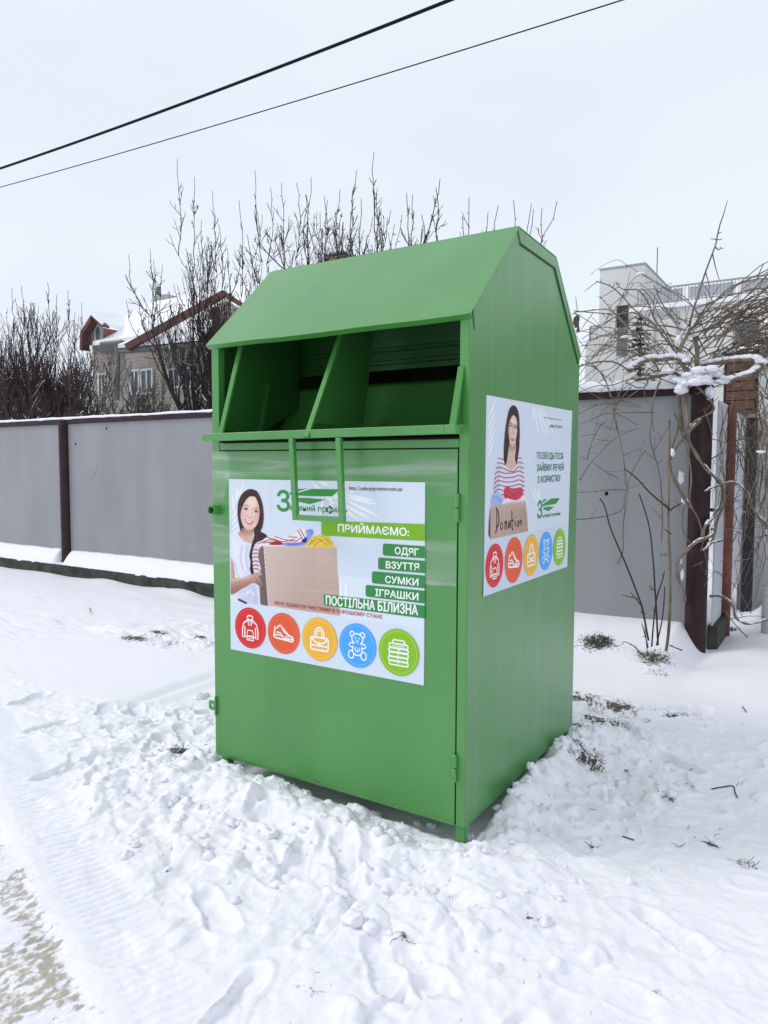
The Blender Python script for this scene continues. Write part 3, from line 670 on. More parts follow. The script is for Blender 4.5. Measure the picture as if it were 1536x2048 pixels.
# ---- side poster
G_ = Sheet(0, .0036, 1, CR)
m = MB(); Q = [at(972, 790, 0, 0), at(1143, 822, 0, 0), at(1133, 1133, 0, 0), at(966, 1193, 0, 0)]
q3 = [(.0006, p[1], p[2]) for p in (Q[0], Q[1], Q[2], Q[3])]
m.prism(q3, (.003, 0, 0)); ps = m.build('poster', ink((222, 230, 241)), bin_); ps['label'] = 'smaller printed poster on the side sheet'
A = 'woman_with_box_print'
G_.poly('backdrop_print', [(140,1450),(893,1290),(893,1690),(124,1970)], (214, 223, 237), 1, 'B')
frond(G_, 0, [((160,330),(240,140)),((160,430),(242,220)),((160,520),(240,310)),((158,600),(238,400)),((158,690),(225,500)),((600,180),(640,470)),((620,190),(700,490)),((640,200),(740,490)),((660,210),(800,480)),((590,190),(590,330)),((560,960),(640,1120)),((590,940),(640,1060)),((640,950),(650,1080))], 9, 'B')
C2 = Canvas(150, 175, 560, 1450, 3.4)
C2.fill([(315,625),(262,665),(240,780),(218,900),(208,1060),(300,1060),(500,1060),(522,1060),(510,900),(497,740),(472,650),(450,630),(430,740),(385,800),(330,738)], (240,224,236), smooth=False, key='sw')
C2.grade('sw', lambda X, Y: 1-(X-222)/50, (196,180,206), .6); C2.line([(275,760),(268,860),(262,980)], 12, (196,178,204), 3, .7, 'sw'); C2.line([(470,760),(480,860),(490,980)], 10, (200,184,208), 3, .7, 'sw')
for k_ in range(9):
    y = 672+k_*41; C2.line([(225, y+44), (262, y+12), (320, y+26), (360, y+46 if k_ < 3 else y+26), (410, y+48 if k_ < 3 else y+20), (455, y+6), (505, y+26)], 8, (92,48,84), 0, .95, 'sw')
C2.fill([(362,540),(420,540),(424,680),(440,735),(412,775),(385,800),(350,770),(326,738),(350,680)], (226,188,172), smooth=False, key='nk'); C2.grade('nk', lambda X, Y: 1-(Y-560)/70, (160,114,102), .8); C2.line([(370,700),(385,740),(388,790)], 6, (196,150,136), 2, .6, 'nk')
C2.fill([(400,188),(365,225),(345,300),(325,430),(312,600),(315,710),(335,738),(352,650),(362,560),(380,500),(420,500),(425,600),(418,680),(432,735),(448,660),(460,560),(462,400),(455,280),(435,212)], (52,34,36), key='h2')
for l, c_ in (([(380,230),(352,330),(336,460),(326,620)], (96,66,62)), ([(366,260),(346,420),(336,600)], (78,52,50)), ([(440,250),(452,380),(448,560),(436,690)], (92,62,58)), ([(345,500),(340,620),(335,710)], (26,16,20)), ([(430,540),(426,640),(434,710)], (24,14,18))): C2.line(l, 6, c_, 1, .8, 'h2')
C2.fill([(402,280),(378,315),(360,370),(356,430),(364,500),(378,552),(392,582),(412,556),(430,490),(438,420),(438,350),(425,300)], (238,202,188), key='f2')
C2.grade('f2', lambda X, Y: 1-(X-356)/26, (196,148,134), .7); C2.grade('f2', lambda X, Y: (Y-530)/50, (204,156,142), .6); C2.fill([(395,310),(385,350),(410,360),(428,340)], (250,228,218), 3, .8, clip='f2')
for l in ([(364,384),(378,374),(394,388)], [(410,398),(424,392),(436,406)]): C2.line(l, 8, (44,30,32), 0, .95)
for l in ([(360,366),(376,352),(396,366)], [(408,380),(424,374),(438,388)]): C2.line(l, 6, (84,54,50), 1, .85)
C2.line([(402,400),(396,440),(402,456),(414,456)], 4.5, (196,146,130), 1, .8); C2.fill([(370,486),(388,496),(412,500),(404,520),(386,516)], (192,88,96), 0, 1); C2.line([(374,492),(390,504),(408,504)], 4, (246,236,236), 0, .8)
C2.fill([(196,1045),(210,1015),(232,1004),(262,990),(300,1030),(314,1110),(200,1120)], (170,190,232), key='bc'); C2.line([(215,1040),(260,1050),(295,1100)], 9, (118,140,206), 2, .7, 'bc'); C2.line([(230,1020),(262,1010),(290,1040)], 9, (212,224,250), 2, .8, 'bc')
C2.fill([(312,1000),(335,945),(400,962),(478,955),(492,1020),(440,1070),(380,1066),(326,1060)], (218,58,88), key='rc')
for l in ([(340,960),(370,1010),(430,1040)], [(400,965),(430,1000),(470,1010)], [(330,1020),(380,1050)]): C2.line(l, 8, (158,26,54), 2, .75, 'rc')
for l in ([(360,965),(400,990),(450,985)], [(345,1000),(380,1030)]): C2.line(l, 8, (240,110,134), 2, .75, 'rc')
C2.fill([(306,1080),(350,1054),(400,1076),(440,1074),(470,1050),(505,1020),(526,1060),(522,1104),(310,1124)], (240,234,240), key='wc'); C2.line([(330,1100),(400,1090),(480,1070)], 8, (196,186,200), 2, .7, 'wc')
C2.fill([(186,1125),(350,1102),(518,1080),(532,1220),(540,1360),(360,1400),(190,1438)], (198,168,152), smooth=False, key='bx'); C2.grade('bx', lambda X, Y: (X-360)/180, (170,138,130), .6); C2.grade('bx', lambda X, Y: 1-(Y-1100)/80, (214,190,172), .6)
C2.fill([(188,1125),(190,1438),(168,1395),(172,1290)], (90,70,70), smooth=False)
C2.build(G_, 'B', 'woman_with_box_print', ps, (226, 234, 243))
IK = (44, 30, 36)
for w_, pts in ((.012, [(272,500),(270,640),(262,840)]), (.012, [(255,450),(285,500),(305,600),(300,700),(265,800),(248,860)]), (.009, [(345,680),(328,740),(345,800),(368,740),(350,690)]),
                (.012, [(400,670),(405,810)]), (.012, [(405,700),(425,670),(432,800)]), (.012, [(480,665),(455,720),(465,770),(488,690),(492,780)]), (.012, [(512,490),(520,780),(535,780)]), (.009, [(490,660),(545,650)]),
                (.012, [(565,660),(568,760)]), (.012, [(562,600),(567,610)]), (.009, [(612,660),(598,710),(610,750),(630,700),(614,660)]), (.009, [(645,650),(650,740)]), (.009, [(650,670),(665,650),(672,730)])):
    G_.stroke('handwriting', pts, w_*.8, IK, 9, 'E')
G_.text('lettering#1', 'ПОЗБУДЬТЕСЯ', (622, 686), (864, 690), (622, 624), (34, 110, 62), 3, 'B', .025)
G_.text('lettering#2', 'ЗАЙВИХ РЕЧЕЙ', (620, 802), (870, 793), (620, 738), (34, 110, 62), 3, 'B', .025)
G_.text('lettering#3', 'З КОРИСТЮ!', (628, 912), (838, 893), (628, 850), (34, 110, 62), 3, 'B', .025)
G_.text('web_address', 'http://zelenyipromin.com.ua', (686, 306), (856, 334), (686, 292), (70, 74, 80), 3, 'B', .0)
G_.text('lettering#4', '(098) 732-46-20', (742, 396), (856, 404), (742, 366), (60, 62, 74), 3, 'B', .0)
G_.text(LG, 'З', (925, 625), (1000, 600), (925, 350), GR, 3, 'E', .03)
G_.text(LG, 'елений промінь', (1005, 612), (1300, 566), (1005, 545), (56, 124, 70), 3, 'E', .0)
G_.poly(LG, [(1005,428),(1010,395),(1150,300),(1288,294),(1228,384),(1060,412)], GR, 3, 'E')
G_.poly(LG, [(1005,450),(1100,432),(1192,430),(1108,505),(1040,480)], GR, 3, 'E')
G_.poly(LG, [(1003,350),(1040,312),(1075,308),(1020,362)], (40, 92, 56), 3, 'E')
discs = [((142,1690),(308,1680)), ((322,1640),(486,1625)), ((497,1592),(636,1578)), ((642,1548),(765,1538)), ((774,1506),(886,1500))]
cz_ = np.mean([G_.pt(p, 'B')[2] for p in ((225,1684),(403,1632),(566,1585),(703,1543),(830,1502))])
for i, ((a, b), (kind, rgb)) in enumerate(zip(discs, DISC)):
    pa, pb_ = G_.pt(a, 'B'), G_.pt(b, 'B'); c = (pa+pb_)/2; c[2] = cz_; icon_disc(G_, kind, rgb, c, (pb_[1]-pa[1])/2, i)
G_.build(ps)
# ================================================================= snow ground
rng = np.random.RandomState(7)
def axis(fine0, fine1, step, lo, hi, g=1.035):
    a = list(np.arange(fine0, fine1, step)); s = step; x = a[-1]
    while x < hi: s *= g; x += s; a.append(x)
    s = step; x = fine0; b = []
    while x > lo: s *= g; x -= s; b.append(x)
    return np.array(b[::-1]+a)
XS = axis(-3.4, 1.7, .0085, -400, 400, 1.03); YS = axis(-2.0, 2.4, .0085, -60, 500, 1.022)
GX, GY = np.meshgrid(XS, YS)
def gnd(px, py, z=-.1): return at(px, py, 2, z)
def base_height(x, y):
    h = -.105+.018*fbm(x, y, .7, 3, 11)+0*x
    # wind drift against the fence right of the bin
    rr = sm(-2.6, -.9, x)*(1-sm(.12, .34, x))
    h = h+rr*(.045*sm(2.2, 3.0, y)+.20*sm(2.75, 3.66, y))
    # drift running off from the corner post to the right
    d = (y-2.95)+.42*(x-.3)
    h = h+.07*sm(-.5, .25, d)*sm(.15, .7, x)*(1-sm(7, 9, y))
    h = h+.30*sm(4.8, 6.2, y)*sm(.45, .8, x)
    # left: small wavy drifts along the plinth
    lf = 1-sm(-3.0, -2.2, x)
    h = h+lf*(-.03*sm(2.6, 3.6, y)+(.035+.03*np.sin(x*4.3+1)+.035*fbm(x, y*0, 1.6, 3, 4))*np.exp(-((y-3.62)/.17)**2))
    return h
H = base_height(GX, GY)
def gs(px, py):
    z = -.1
    for _ in range(8):
        c = at(px, py, 2, z); z = .5*z+.5*float(base_height(np.array([c[0]]), np.array([c[1]]))[0])
    return c
# trampled mask
def blobmask(px, py, rx, ry, soft=.35):
    c = gnd(px, py); return 1-sm(1-soft, 1+soft, np.sqrt(((GX-c[0])/rx)**2+((GY-c[1])/ry)**2))
warp = .25*fbm(GX, GY, 1.1, 3, 21)
tr = 1-sm(2.1, 2.75, GY+warp*1.2+.10*(GX+1))            # flat and untouched towards the fence
smooth_patch = blobmask(255, 1335, 1.35, .62); smooth_patch = np.clip(smooth_patch*1.2-.1+.25*fbm(GX, GY, 2.5, 3, 31)*smooth_patch, 0, 1)
right_clean = sm(-.15, .25, (GY-2.45)+.40*(GX-.2)+.15*warp)*sm(.0, .5, GX)
tram = np.clip(tr*(1-smooth_patch)*(1-right_clean), 0, 1)
extra = np.clip(blobmask(330, 1270, .9, .28)+blobmask(60, 1235, .8, .25), 0, 1)*(.6+.4*fbm(GX, GY, 3, 2, 5))
tram = np.clip(tram+extra, 0, 1)
far = sm(5, 12, np.hypot(GX, GY))
# tyre track: line through two ground points
pA, pB = gnd(0, 1560), gnd(232, 2040); dT = (pB-pA)[:2]; dT /= np.linalg.norm(dT); nT = np.array([dT[1], -dT[0]])   # towards lower left
if nT[1] > 0: nT = -nT
sT = (GX-pA[0])*nT[0]+(GY-pA[1])*nT[1]; uT = (GX-pA[0])*dT[0]+(GY-pA[1])*dT[1]
sT = sT+.02*fbm(GX, GY, 1.5, 2, 77)
road = sm(-.32, -.22, sT)*(.75+.25*sm(-.1, .02, sT))
# lumpy relief of trodden snow: billowed noise at several scales
wx = GX+.10*fbm(GX, GY, 2.2, 3, 50); wy = GY+.10*fbm(GX, GY, 2.2, 3, 60)
b1 = fbm(wx, wy, 3.2, 4, 1); b2 = 1-np.abs(fbm(wx, wy, 7, 4, 2))*2.2; b3 = np.abs(fbm(wx, wy, 16, 3, 3)); b4 = fbm(wx, wy, 45, 2, 6)
def worley(x, y, f, seed):
    x = x*f; y = y*f; ix = np.floor(x); iy = np.floor(y); d1 = np.full(x.shape, 9.); d2 = d1.copy(); idv = np.zeros(x.shape)
    for a in (-1, 0, 1):
        for b in (-1, 0, 1):
            cx = ix+a; cy = iy+b; px = cx+_h(cx, cy, seed); py = cy+_h(cx, cy, seed+1); d = np.hypot(x-px, y-py); v_ = _h(cx, cy, seed+2)
            n_ = d < d1; d2 = np.where(n_, d1, np.minimum(d2, d)); idv = np.where(n_, v_, idv); d1 = np.where(n_, d, d1)
    return idv, d2-d1
ci, ce = worley(wx, wy, 7.5, 400); ci2, ce2 = worley(wx+.3, wy, 19, 500)
crust = (ci-.5)*.030*sm(0, .10, ce)+(ci2-.5)*.011*sm(0, .14, ce2)
crust = crust*sm(-.15, .35, fbm(GX, GY, 1.7, 2, 91))
rel = crust+.030*b1+.014*b2-.014*b3+.0018*b4
rel2 = .012*b1+.004*b3+.0018*b4
nearbin = np.exp(-(np.maximum(np.maximum(-W-.15-GX, GX-.12), np.maximum(-.22-GY, GY-D-.2)).clip(0)/.38)**2)
tram_amp = 1.0*extra+np.clip(.58+.62*nearbin+.30*fbm(GX, GY, 1.0, 2, 90), .25, 1.5)
H = H+tram*(rel*1.0*tram_amp*(1-.75*road))+(1-tram)*(.006*fbm(GX, GY, 1.2, 3, 8)+.0012*fbm(GX, GY*2.2, 9, 3, 9))
# soft streaks on the clean snow near the fence
H = H+(1-tram)*(1-far)*.007*np.sin(GY*13+GX*1.6+3*fbm(GX, GY, .8, 2, 12))*sm(-1.5, -2.5, GX)*sm(2.2, 2.8, GY)
def stamp(cx, cy, r, fn):
    i0, i1 = np.searchsorted(XS, [cx-r, cx+r]); j0, j1 = np.searchsorted(YS, [cy-r, cy+r])
    if i1 <= i0 or j1 <= j0: return
    X = GX[j0:j1, i0:i1]-cx; Y = GY[j0:j1, i0:i1]-cy
    H[j0:j1, i0:i1] += fn(X, Y)
def tramat(x, y):
    i = min(np.searchsorted(XS, x), len(XS)-1); j = min(np.searchsorted(YS, y), len(YS)-1); return tram[j, i], nearbin[j, i], road[j, i]
# footprints with tread
SOLE = []
for k in range(170):
    x, y = rng.uniform(-3.3, 1.6), rng.uniform(-1.9, 2.5)
    t_, nb, rd = tramat(x, y)
    if t_ < .5 or rd > .5 or (-W-.2 < x < .2 and -.25 < y < D+.1): continue
    a = rng.uniform(0, 6.28); ln, wd = .145*rng.uniform(.9, 1.1), .052; dp = rng.uniform(.010, .030); kind = rng.randint(4); fr = rng.choice([48, 60, 75])
    ca, sa = math.cos(a), math.sin(a)
    def fp(X, Y):
        u = X*ca+Y*sa; v = -X*sa+Y*ca
        wv = wd*(1-.22*np.exp(-((u+.02)/.05)**2)+.12*sm(0, .1, u))
        q = np.sqrt((np.abs(u)/ln)**3+(np.abs(v)/wv)**3+1e-9)
        inside = 1-sm(.78, 1.06, q); rim = np.exp(-((q-1.22)/.20)**2)
        tread = np.sin(u*fr*2) if kind < 2 else np.sin(u*fr*1.4)*np.sin(v*fr*1.6)
        return inside*(-dp+.0030*tread*(kind < 3))+rim*dp*.35
    stamp(x, y, .26, fp)
# knocked-up lumps, densest round the bin
for k in range(2300):
    x, y = rng.uniform(-3.4, 1.7), rng.uniform(-2, 2.6)
    t_, nb, rd = tramat(x, y)
    if rng.rand() > t_*(.03+.95*nb**1.5) or rd > .4: continue
    if -W+.02 < x < -.02 and .03 < y < D: continue
    r = rng.gamma(2.2, .008)+.008; r = min(r, .055); hgt = r*rng.uniform(.35, .8); e = rng.uniform(.7, 1.5); a = rng.uniform(0, 3.14)
    ca, sa = math.cos(a), math.sin(a); s1 = rng.randint(1000)
    def lump(X, Y):
        u = (X*ca+Y*sa)*e; v = -X*sa+Y*ca
        q = (u*u+v*v)/(r*r)*(1+.8*fbm(X*30, Y*30, 1, 2, s1)); return hgt*np.sqrt(np.clip(1-q, 0, 1))
    stamp(x, y, r*1.8, lump)
nb2 = np.exp(-(np.maximum(np.maximum(-W-.05-GX, GX-.02), np.maximum(-.1-GY, GY-D-.05)).clip(0)/.30)**2)
H = H+.056*nb2+.018*np.exp(-((GX-.0)/.16)**2-((GY+.10)/.12)**2)*(.8+.6*b1)
H = H-.040*np.exp(-((GY+.045)/.075)**2)*sm(-.95, -.7, GX)*(1-sm(-.22, -.04, GX))
# hollow under the bin and a heap of shovelled snow along its sides
inx = sm(-W-.06, -W+.06, GX)*(1-sm(-.05, .06, GX)); iny = sm(-.05, .10, GY)*(1-sm(D-.06, D+.05, GY))
iny = iny*(1-.0)
under = inx*iny*(1-.75*sm(.3, .7, GY)*sm(-.25, -.02, GX))
H = H*(1-under)+under*(-.125+.012*b1)
front_heap = np.exp(-((GY+.17+.05*b1)/.11)**2)*sm(-W-.15, -W+.1, GX)*(1-sm(-.35, -.1, GX))
H = H+front_heap*(.020+.030*fbm(GX, GY, 4, 3, 14))
bump_left = np.exp(-((GX+.93)/.26)**2-((GY+.10)/.12)**2); H = H+bump_left*.035*(.8+.8*b1)
left_heap = np.exp(-((GX+W+.17)/.12)**2)*sm(-.2, 0, GY)*(1-sm(D-.1, D+.2, GY)); H = H+left_heap*.02
right_heap = np.exp(-((GX-.075+.02*b1)/.09)**2)*sm(.12, .38, GY)*(1-sm(D, D+.3, GY)); H = H+right_heap*(.066+.05*fbm(GX, GY, 5, 3, 15))
# dragged trough left of the bin
tpa, tpb = gnd(180, 1425), gnd(420, 1350); td = (tpb-tpa)[:2]; tl = np.linalg.norm(td); td /= tl
tu = (GX-tpa[0])*td[0]+(GY-tpa[1])*td[1]; tv = -(GX-tpa[0])*td[1]+(GY-tpa[1])*td[0]+.05*fbm(GX, GY, 2, 2, 44)
H = H-.035*np.exp(-(tv/.06)**2)*sm(0, .3, tu)*(1-sm(tl, tl+.25, tu))+.02*np.exp(-((tv+.14)/.07)**2)*sm(0, .3, tu)*(1-sm(tl, tl+.25, tu))
# tyre tread, ribs across the track
rib = np.sin(uT*2*np.pi/.040+.35*np.sin(uT*3)+6*sT)
zone1 = sm(-.26, -.20, sT)*(1-sm(-.06, -.03, sT)); ridge = np.exp(-((sT-.005)/.03)**2); zone2 = sm(.04, .08, sT)
inT = sm(-3.5, -1, uT)*(1-sm(2.6, 4, uT))
H = H+inT*(zone1*(.0042*np.clip(rib*1.6, -1, 1)*(.5+.9*vn(GX*3, GY*3, 3))-.003)+.0035*ridge+zone2*(-.006+.005*np.clip(rib, -1, 1)*vn(GX*5, GY*5, 8)+.006*fbm(uT*.6, sT, 14, 3, 19)))
H = H-.004*inT*np.exp(-((sT-.33)/.04)**2)
H = H*(1-far)+(-.12)*far
# ---- stains that lie on the snow
slush = inT*sm(.0, .09, sT)*sm(-.8, .3, uT+1.2*sT)*(.25+.75*sm(-.25, .2, fbm(uT*.8, sT*1.1, 4.0, 3, 33)))
slush = slush+inT*sm(.03, .06, sT)*.25*sm(.55, .75, vn(uT*6, sT*9, 5))
earth = 0*GX
def soil(px, py, r, a, sx=1.0):
    global earth
    c = gs(px, py); q = ((GX-c[0])/(r*sx))**2+((GY-c[1])/r)**2
    earth = earth+a*np.exp(-q*1.6)
for px, py, r, a, sx in ((1165,1395,.12,.9,1),(1235,1415,.13,.95,1.1),(1215,1450,.12,.9,1),(1180,1440,.1,.6,1),(1345,1425,.07,.75,1.6),(1195,1285,.16,.9,1.2),(1175,1530,.10,.7,1),(1340,1525,.06,.8,.6),(1340,1595,.05,.6,1),
                         (1305,1315,.16,.7,1),(270,1278,.10,.95,1.8),(315,1270,.08,.9,1.8),(345,1283,.08,.5,1.6),(398,1275,.07,.8,1.3),(355,1517,.075,1.0,1.6),(1490,1727,.035,.7,1.5),(1425,1690,.03,.6,1.5),(800,1878,.022,.8,1.8),(335,1740,.025,.6,.6),
                         (1185,1703,.02,.9,1),(1065,1845,.04,.3,1.8),(545,1735,.06,.12,1.6),(1325,1985,.03,.6,1),(620,1970,.05,.35,1.6),(1150,1475,.09,.6,1)):
    soil(px, py, r, a, sx)
earth = np.clip(earth, 0, 1)*(.55+.6*vn(GX*18, GY*18, 70))
nyy, nxx = GX.shape
me = bpy.data.meshes.new('snowy_ground')
V = np.stack([GX, GY, H], -1).reshape(-1, 3).astype(np.float32)
ii = (np.arange(nyy-1)[:, None]*nxx+np.arange(nxx-1)[None, :]).reshape(-1)
Q = np.stack([ii, ii+1, ii+nxx+1, ii+nxx], -1).astype(np.int32)
me.vertices.add(len(V)); me.vertices.foreach_set('co', V.reshape(-1)); me.loops.add(Q.size); me.loops.foreach_set('vertex_index', Q.reshape(-1))
me.polygons.add(len(Q)); me.polygons.foreach_set('loop_start', np.arange(len(Q), dtype=np.int32)*4); me.polygons.foreach_set('loop_total', np.full(len(Q), 4, np.int32))
me.polygons.foreach_set('use_smooth', np.ones(len(Q), bool)); me.update(calc_edges=True)
for nme, arr in (('slush', slush), ('earth', earth), ('trodden', tram)):
    a_ = me.attributes.new(nme, 'FLOAT', 'POINT'); a_.data.foreach_set('value', arr.reshape(-1).astype(np.float32))
go = bpy.data.objects.new('snowy_ground', me); COL.objects.link(go); go['kind'] = 'structure'
def hgt(x, y):
    i = int(np.clip(np.searchsorted(XS, x), 1, len(XS)-1)); j = int(np.clip(np.searchsorted(YS, y), 1, len(YS)-1))
    tx = (x-XS[i-1])/(XS[i]-XS[i-1]); ty = (y-YS[j-1])/(YS[j]-YS[j-1])
    return float((H[j-1, i-1]*(1-tx)+H[j-1, i]*tx)*(1-ty)+(H[j, i-1]*(1-tx)+H[j, i]*tx)*ty)
SNOWC = (.885, .872, .94)
def snow_material(ground=False):
    m = mat('snow', SNOWC, .55, .35); t = m.node_tree; b = t.nodes['Principled BSDF']; l = t.links
    b.inputs['Subsurface Weight'].default_value = .35 if ground else 0; b.inputs['Subsurface Radius'].default_value = (.7, .85, 1.0); b.inputs['Subsurface Scale'].default_value = .012
    tcn = nd(m, 'TexCoord'); n1 = nd(m, 'TexNoise', Scale=38, Detail=6, Roughness=.62); n2 = nd(m, 'TexNoise', Scale=260, Detail=3)
    l.new(tcn.outputs['Object'], n1.inputs[0]); l.new(tcn.outputs['Object'], n2.inputs[0])
    b1_ = nd(m, 'Bump', Strength=.6, Distance=.010); b2_ = nd(m, 'Bump', Strength=.35, Distance=.0018)
    l.new(n1.outputs[0], b1_.inputs['Height']); l.new(n2.outputs[0], b2_.inputs['Height']); l.new(b1_.outputs[0], b2_.inputs['Normal']); l.new(b2_.outputs[0], b.inputs['Normal'])
    if ground:
        tr_ = nd(m, 'Attribute', attribute_name='trodden'); mr = nd(m, 'MapRange'); mr.inputs[3].default_value = .08; mr.inputs[4].default_value = .5
        l.new(tr_.outputs['Fac'], mr.inputs[0]); l.new(mr.outputs[0], b1_.inputs['Strength'])
        # stains
        s_ = nd(m, 'Attribute', attribute_name='slush'); e_ = nd(m, 'Attribute', attribute_name='earth')
        mp = nd(m, 'Mapping'); mp.inputs['Rotation'].default_value = (0, 0, -math.atan2(dT[1], dT[0])); mp.inputs['Scale'].default_value = (1.5, .95, 1)
        n3 = nd(m, 'TexNoise', Scale=27, Detail=5, Roughness=.6); l.new(tcn.outputs['Object'], mp.inputs[0]); l.new(mp.outputs[0], n3.inputs[0])
        def thr(att, noise, a0, a1, k):
            ad = nd(m, 'Math', operation='MULTIPLY_ADD'); ad.inputs[1].default_value = k; l.new(att, ad.inputs[0]); l.new(noise, ad.inputs[2])
            r_ = nd(m, 'MapRange', interpolation_type='SMOOTHSTEP'); r_.inputs[1].default_value = a0; r_.inputs[2].default_value = a1; l.new(ad.outputs[0], r_.inputs[0])
            mu = nd(m, 'Math', operation='MULTIPLY'); l.new(r_.outputs[0], mu.inputs[0])
            g_ = nd(m, 'MapRange'); g_.inputs[1].default_value = 0; g_.inputs[2].default_value = .12; l.new(att, g_.inputs[0]); l.new(g_.outputs[0], mu.inputs[1])
            return mu.outputs[0]
        f1 = thr(s_.outputs['Fac'], n3.outputs[0], .64, .80, .22)
        n4 = nd(m, 'TexNoise', Scale=34, Detail=6, Roughness=.65); l.new(tcn.outputs['Object'], n4.inputs[0])
        f2 = thr(e_.outputs['Fac'], n4.outputs[0], .60, .76, .38)
        mx1 = nd(m, 'Mix', data_type='RGBA'); mx1.inputs[6].default_value = (*SNOWC, 1); mx1.inputs[7].default_value = (.40, .355, .265, 1)
        mx2 = nd(m, 'Mix', data_type='RGBA'); mx2.inputs[7].default_value = (.10, .088, .072, 1)
        k1 = nd(m, 'Math', operation='MULTIPLY'); k1.inputs[1].default_value = .85; l.new(f1, k1.inputs[0])
        l.new(k1.outputs[0], mx1.inputs[0]); l.new(f2, mx2.inputs[0]); l.new(mx1.outputs[2], mx2.inputs[6]); l.new(mx2.outputs[2], b.inputs['Base Color'])
    return m
SNOWG = snow_material(True); SNOW = snow_material(False); me.materials.append(SNOWG)

# loose crumbs and chunks of snow
m = MB(); cnt = 0
def chunk(x, y, r, sub=1, sink=.25, seed=0):
    z = hgt(x, y); blob(m, (x, y, z+r*(.6-sink)), (r*rng.uniform(.8, 1.3), r*rng.uniform(.8, 1.3), r*rng.uniform(.6, .95)), seed, sub, .42, fr=1.6)
for k in range(4200):
    x, y = rng.uniform(-3.3, 1.6), rng.uniform(-1.9, 2.4); t_, nb, rd = tramat(x, y)
    if rng.rand() > t_*(.02+.9*nb**1.4) or rd > .4: continue
    if -W+.0 < x < 0 and .04 < y < D-.03 : continue
    r = min(.0035+rng.gamma(1.5, .0040), .024); chunk(x, y, r, 2 if r > .013 else 1, .3, k)
    cnt += 1
for px, py, r in ((533,1562,.017),(750,1631,.026),(862,1645,.017),(835,1640,.015),(400,1395,.03),(410,1392,.022),(705,1850,.030),(272,1695,.022),(255,1712,.02),(610,1685,.022),(940,1665,.02),(995,1640,.016),(1060,1595,.02),(640,1560,.02),(560,1565,.03),(470,1540,.026),(585,1590,.02)):
    c = gnd(px, py, -.1); chunk(c[0], c[1], r, 3, .25, px)
co = m.build('snow_lumps', SNOW, None, smooth=True); tag(co, 'white crumbs and chunks of broken snow scattered round the green bin', 'snow', kind='stuff')

# ================================================================= fence
FY = 3.8
def fence_grey():
    m = mat('grey_fence_sheet', (.345, .325, .35), .42, .4)
    vary(m, (.262, .264, .278), (.306, .305, .321), scale=1.3, stretch=(1.6, 1, .45), detail=10, rough=(.36, .55), bump=.08, bscale=1.2, bdist=.03)
    return m
FG = fence_grey()
MAROON = vary(mat('maroon_post_paint', (.035, .02, .024), .5, .22), (.026, .012, .016), (.042, .020, .024), scale=6, bump=.1)
RUSTP = vary(mat('rust_red_paint', (.17, .045, .03), .6), (.13, .035, .024), (.2, .06, .035), scale=5, bump=.2)
CONC = vary(mat('mossy_concrete', (.035, .04, .035), .9), (.02, .023, .018), (.06, .066, .055), scale=6, bump=.4)
fence = empty('sheet_metal_fence', (-5, FY, -.1), 'long grey sheet metal fence with maroon posts and top rail, behind the bin', 'fence')
ftop = 2.055
POSTX = [-12.1, -8.2, -4.15, .245]
def sag(x): return ftop+.012*math.sin(x*.9)
for i in range(len(POSTX)-1):
    a, b = POSTX[i]+.085, POSTX[i+1]-.085
    m = MB(); m.box((a, FY-.006, -.02), (b, FY+.006, ftop-.02)); m.build('sheet_panel', FG, fence)
    m = MB(); m.bar((a, FY, ftop+.0), (b, FY, ftop+.004*i), .075, .075); m.build('top_rail', MAROON, fence, bevel=.006)
m = MB(); m.box((-14, FY-.006, -.02), (-12.2, FY+.006, ftop-.02)); m.build('sheet_panel', FG, fence)
for i, x in enumerate(POSTX[1:]):
    m = MB(); zt = 2.08 if i < 2 else 2.10; r = .078 if i < 2 else .083
    m.tube([(x, FY-.01, -.3), (x, FY-.01, zt-.01), (x, FY-.01, zt)], [r, r, r-.012], 20); 
    o = m.build('post', MAROON, fence, smooth=True); md = o.modifiers.new('es', 'EDGE_SPLIT'); md.split_angle = R(40)
m = MB(); m.box((-14, FY-.19, -.4), (.14, FY+.1, .025)); o = m.build('plinth', CONC, fence, bevel=.01)
# small holes and stains on the sheet
for px, py in ((213, 857), (151, 888), (1213, 987)):
    m = MB(); c = aY(px, py, FY-.0075); m.prism([c+np.array([math.cos(a)*.016, 0, math.sin(a)*.02]) for a in np.arange(8)*np.pi/4], (0, .001, 0)); m.build('sheet_hole', DARKIN, fence)
STAIN = mat('dull_stain', (.26, .265, .28), .7)
m = MB()
c0 = [aY(px, py, FY-.0068) for px, py in ((197,925),(199,932),(194,946),(186,958),(176,966),(182,953),(190,940))]
m.prism(c0, (0, .0006, 0)); m.build('scuff_mark', STAIN, fence)
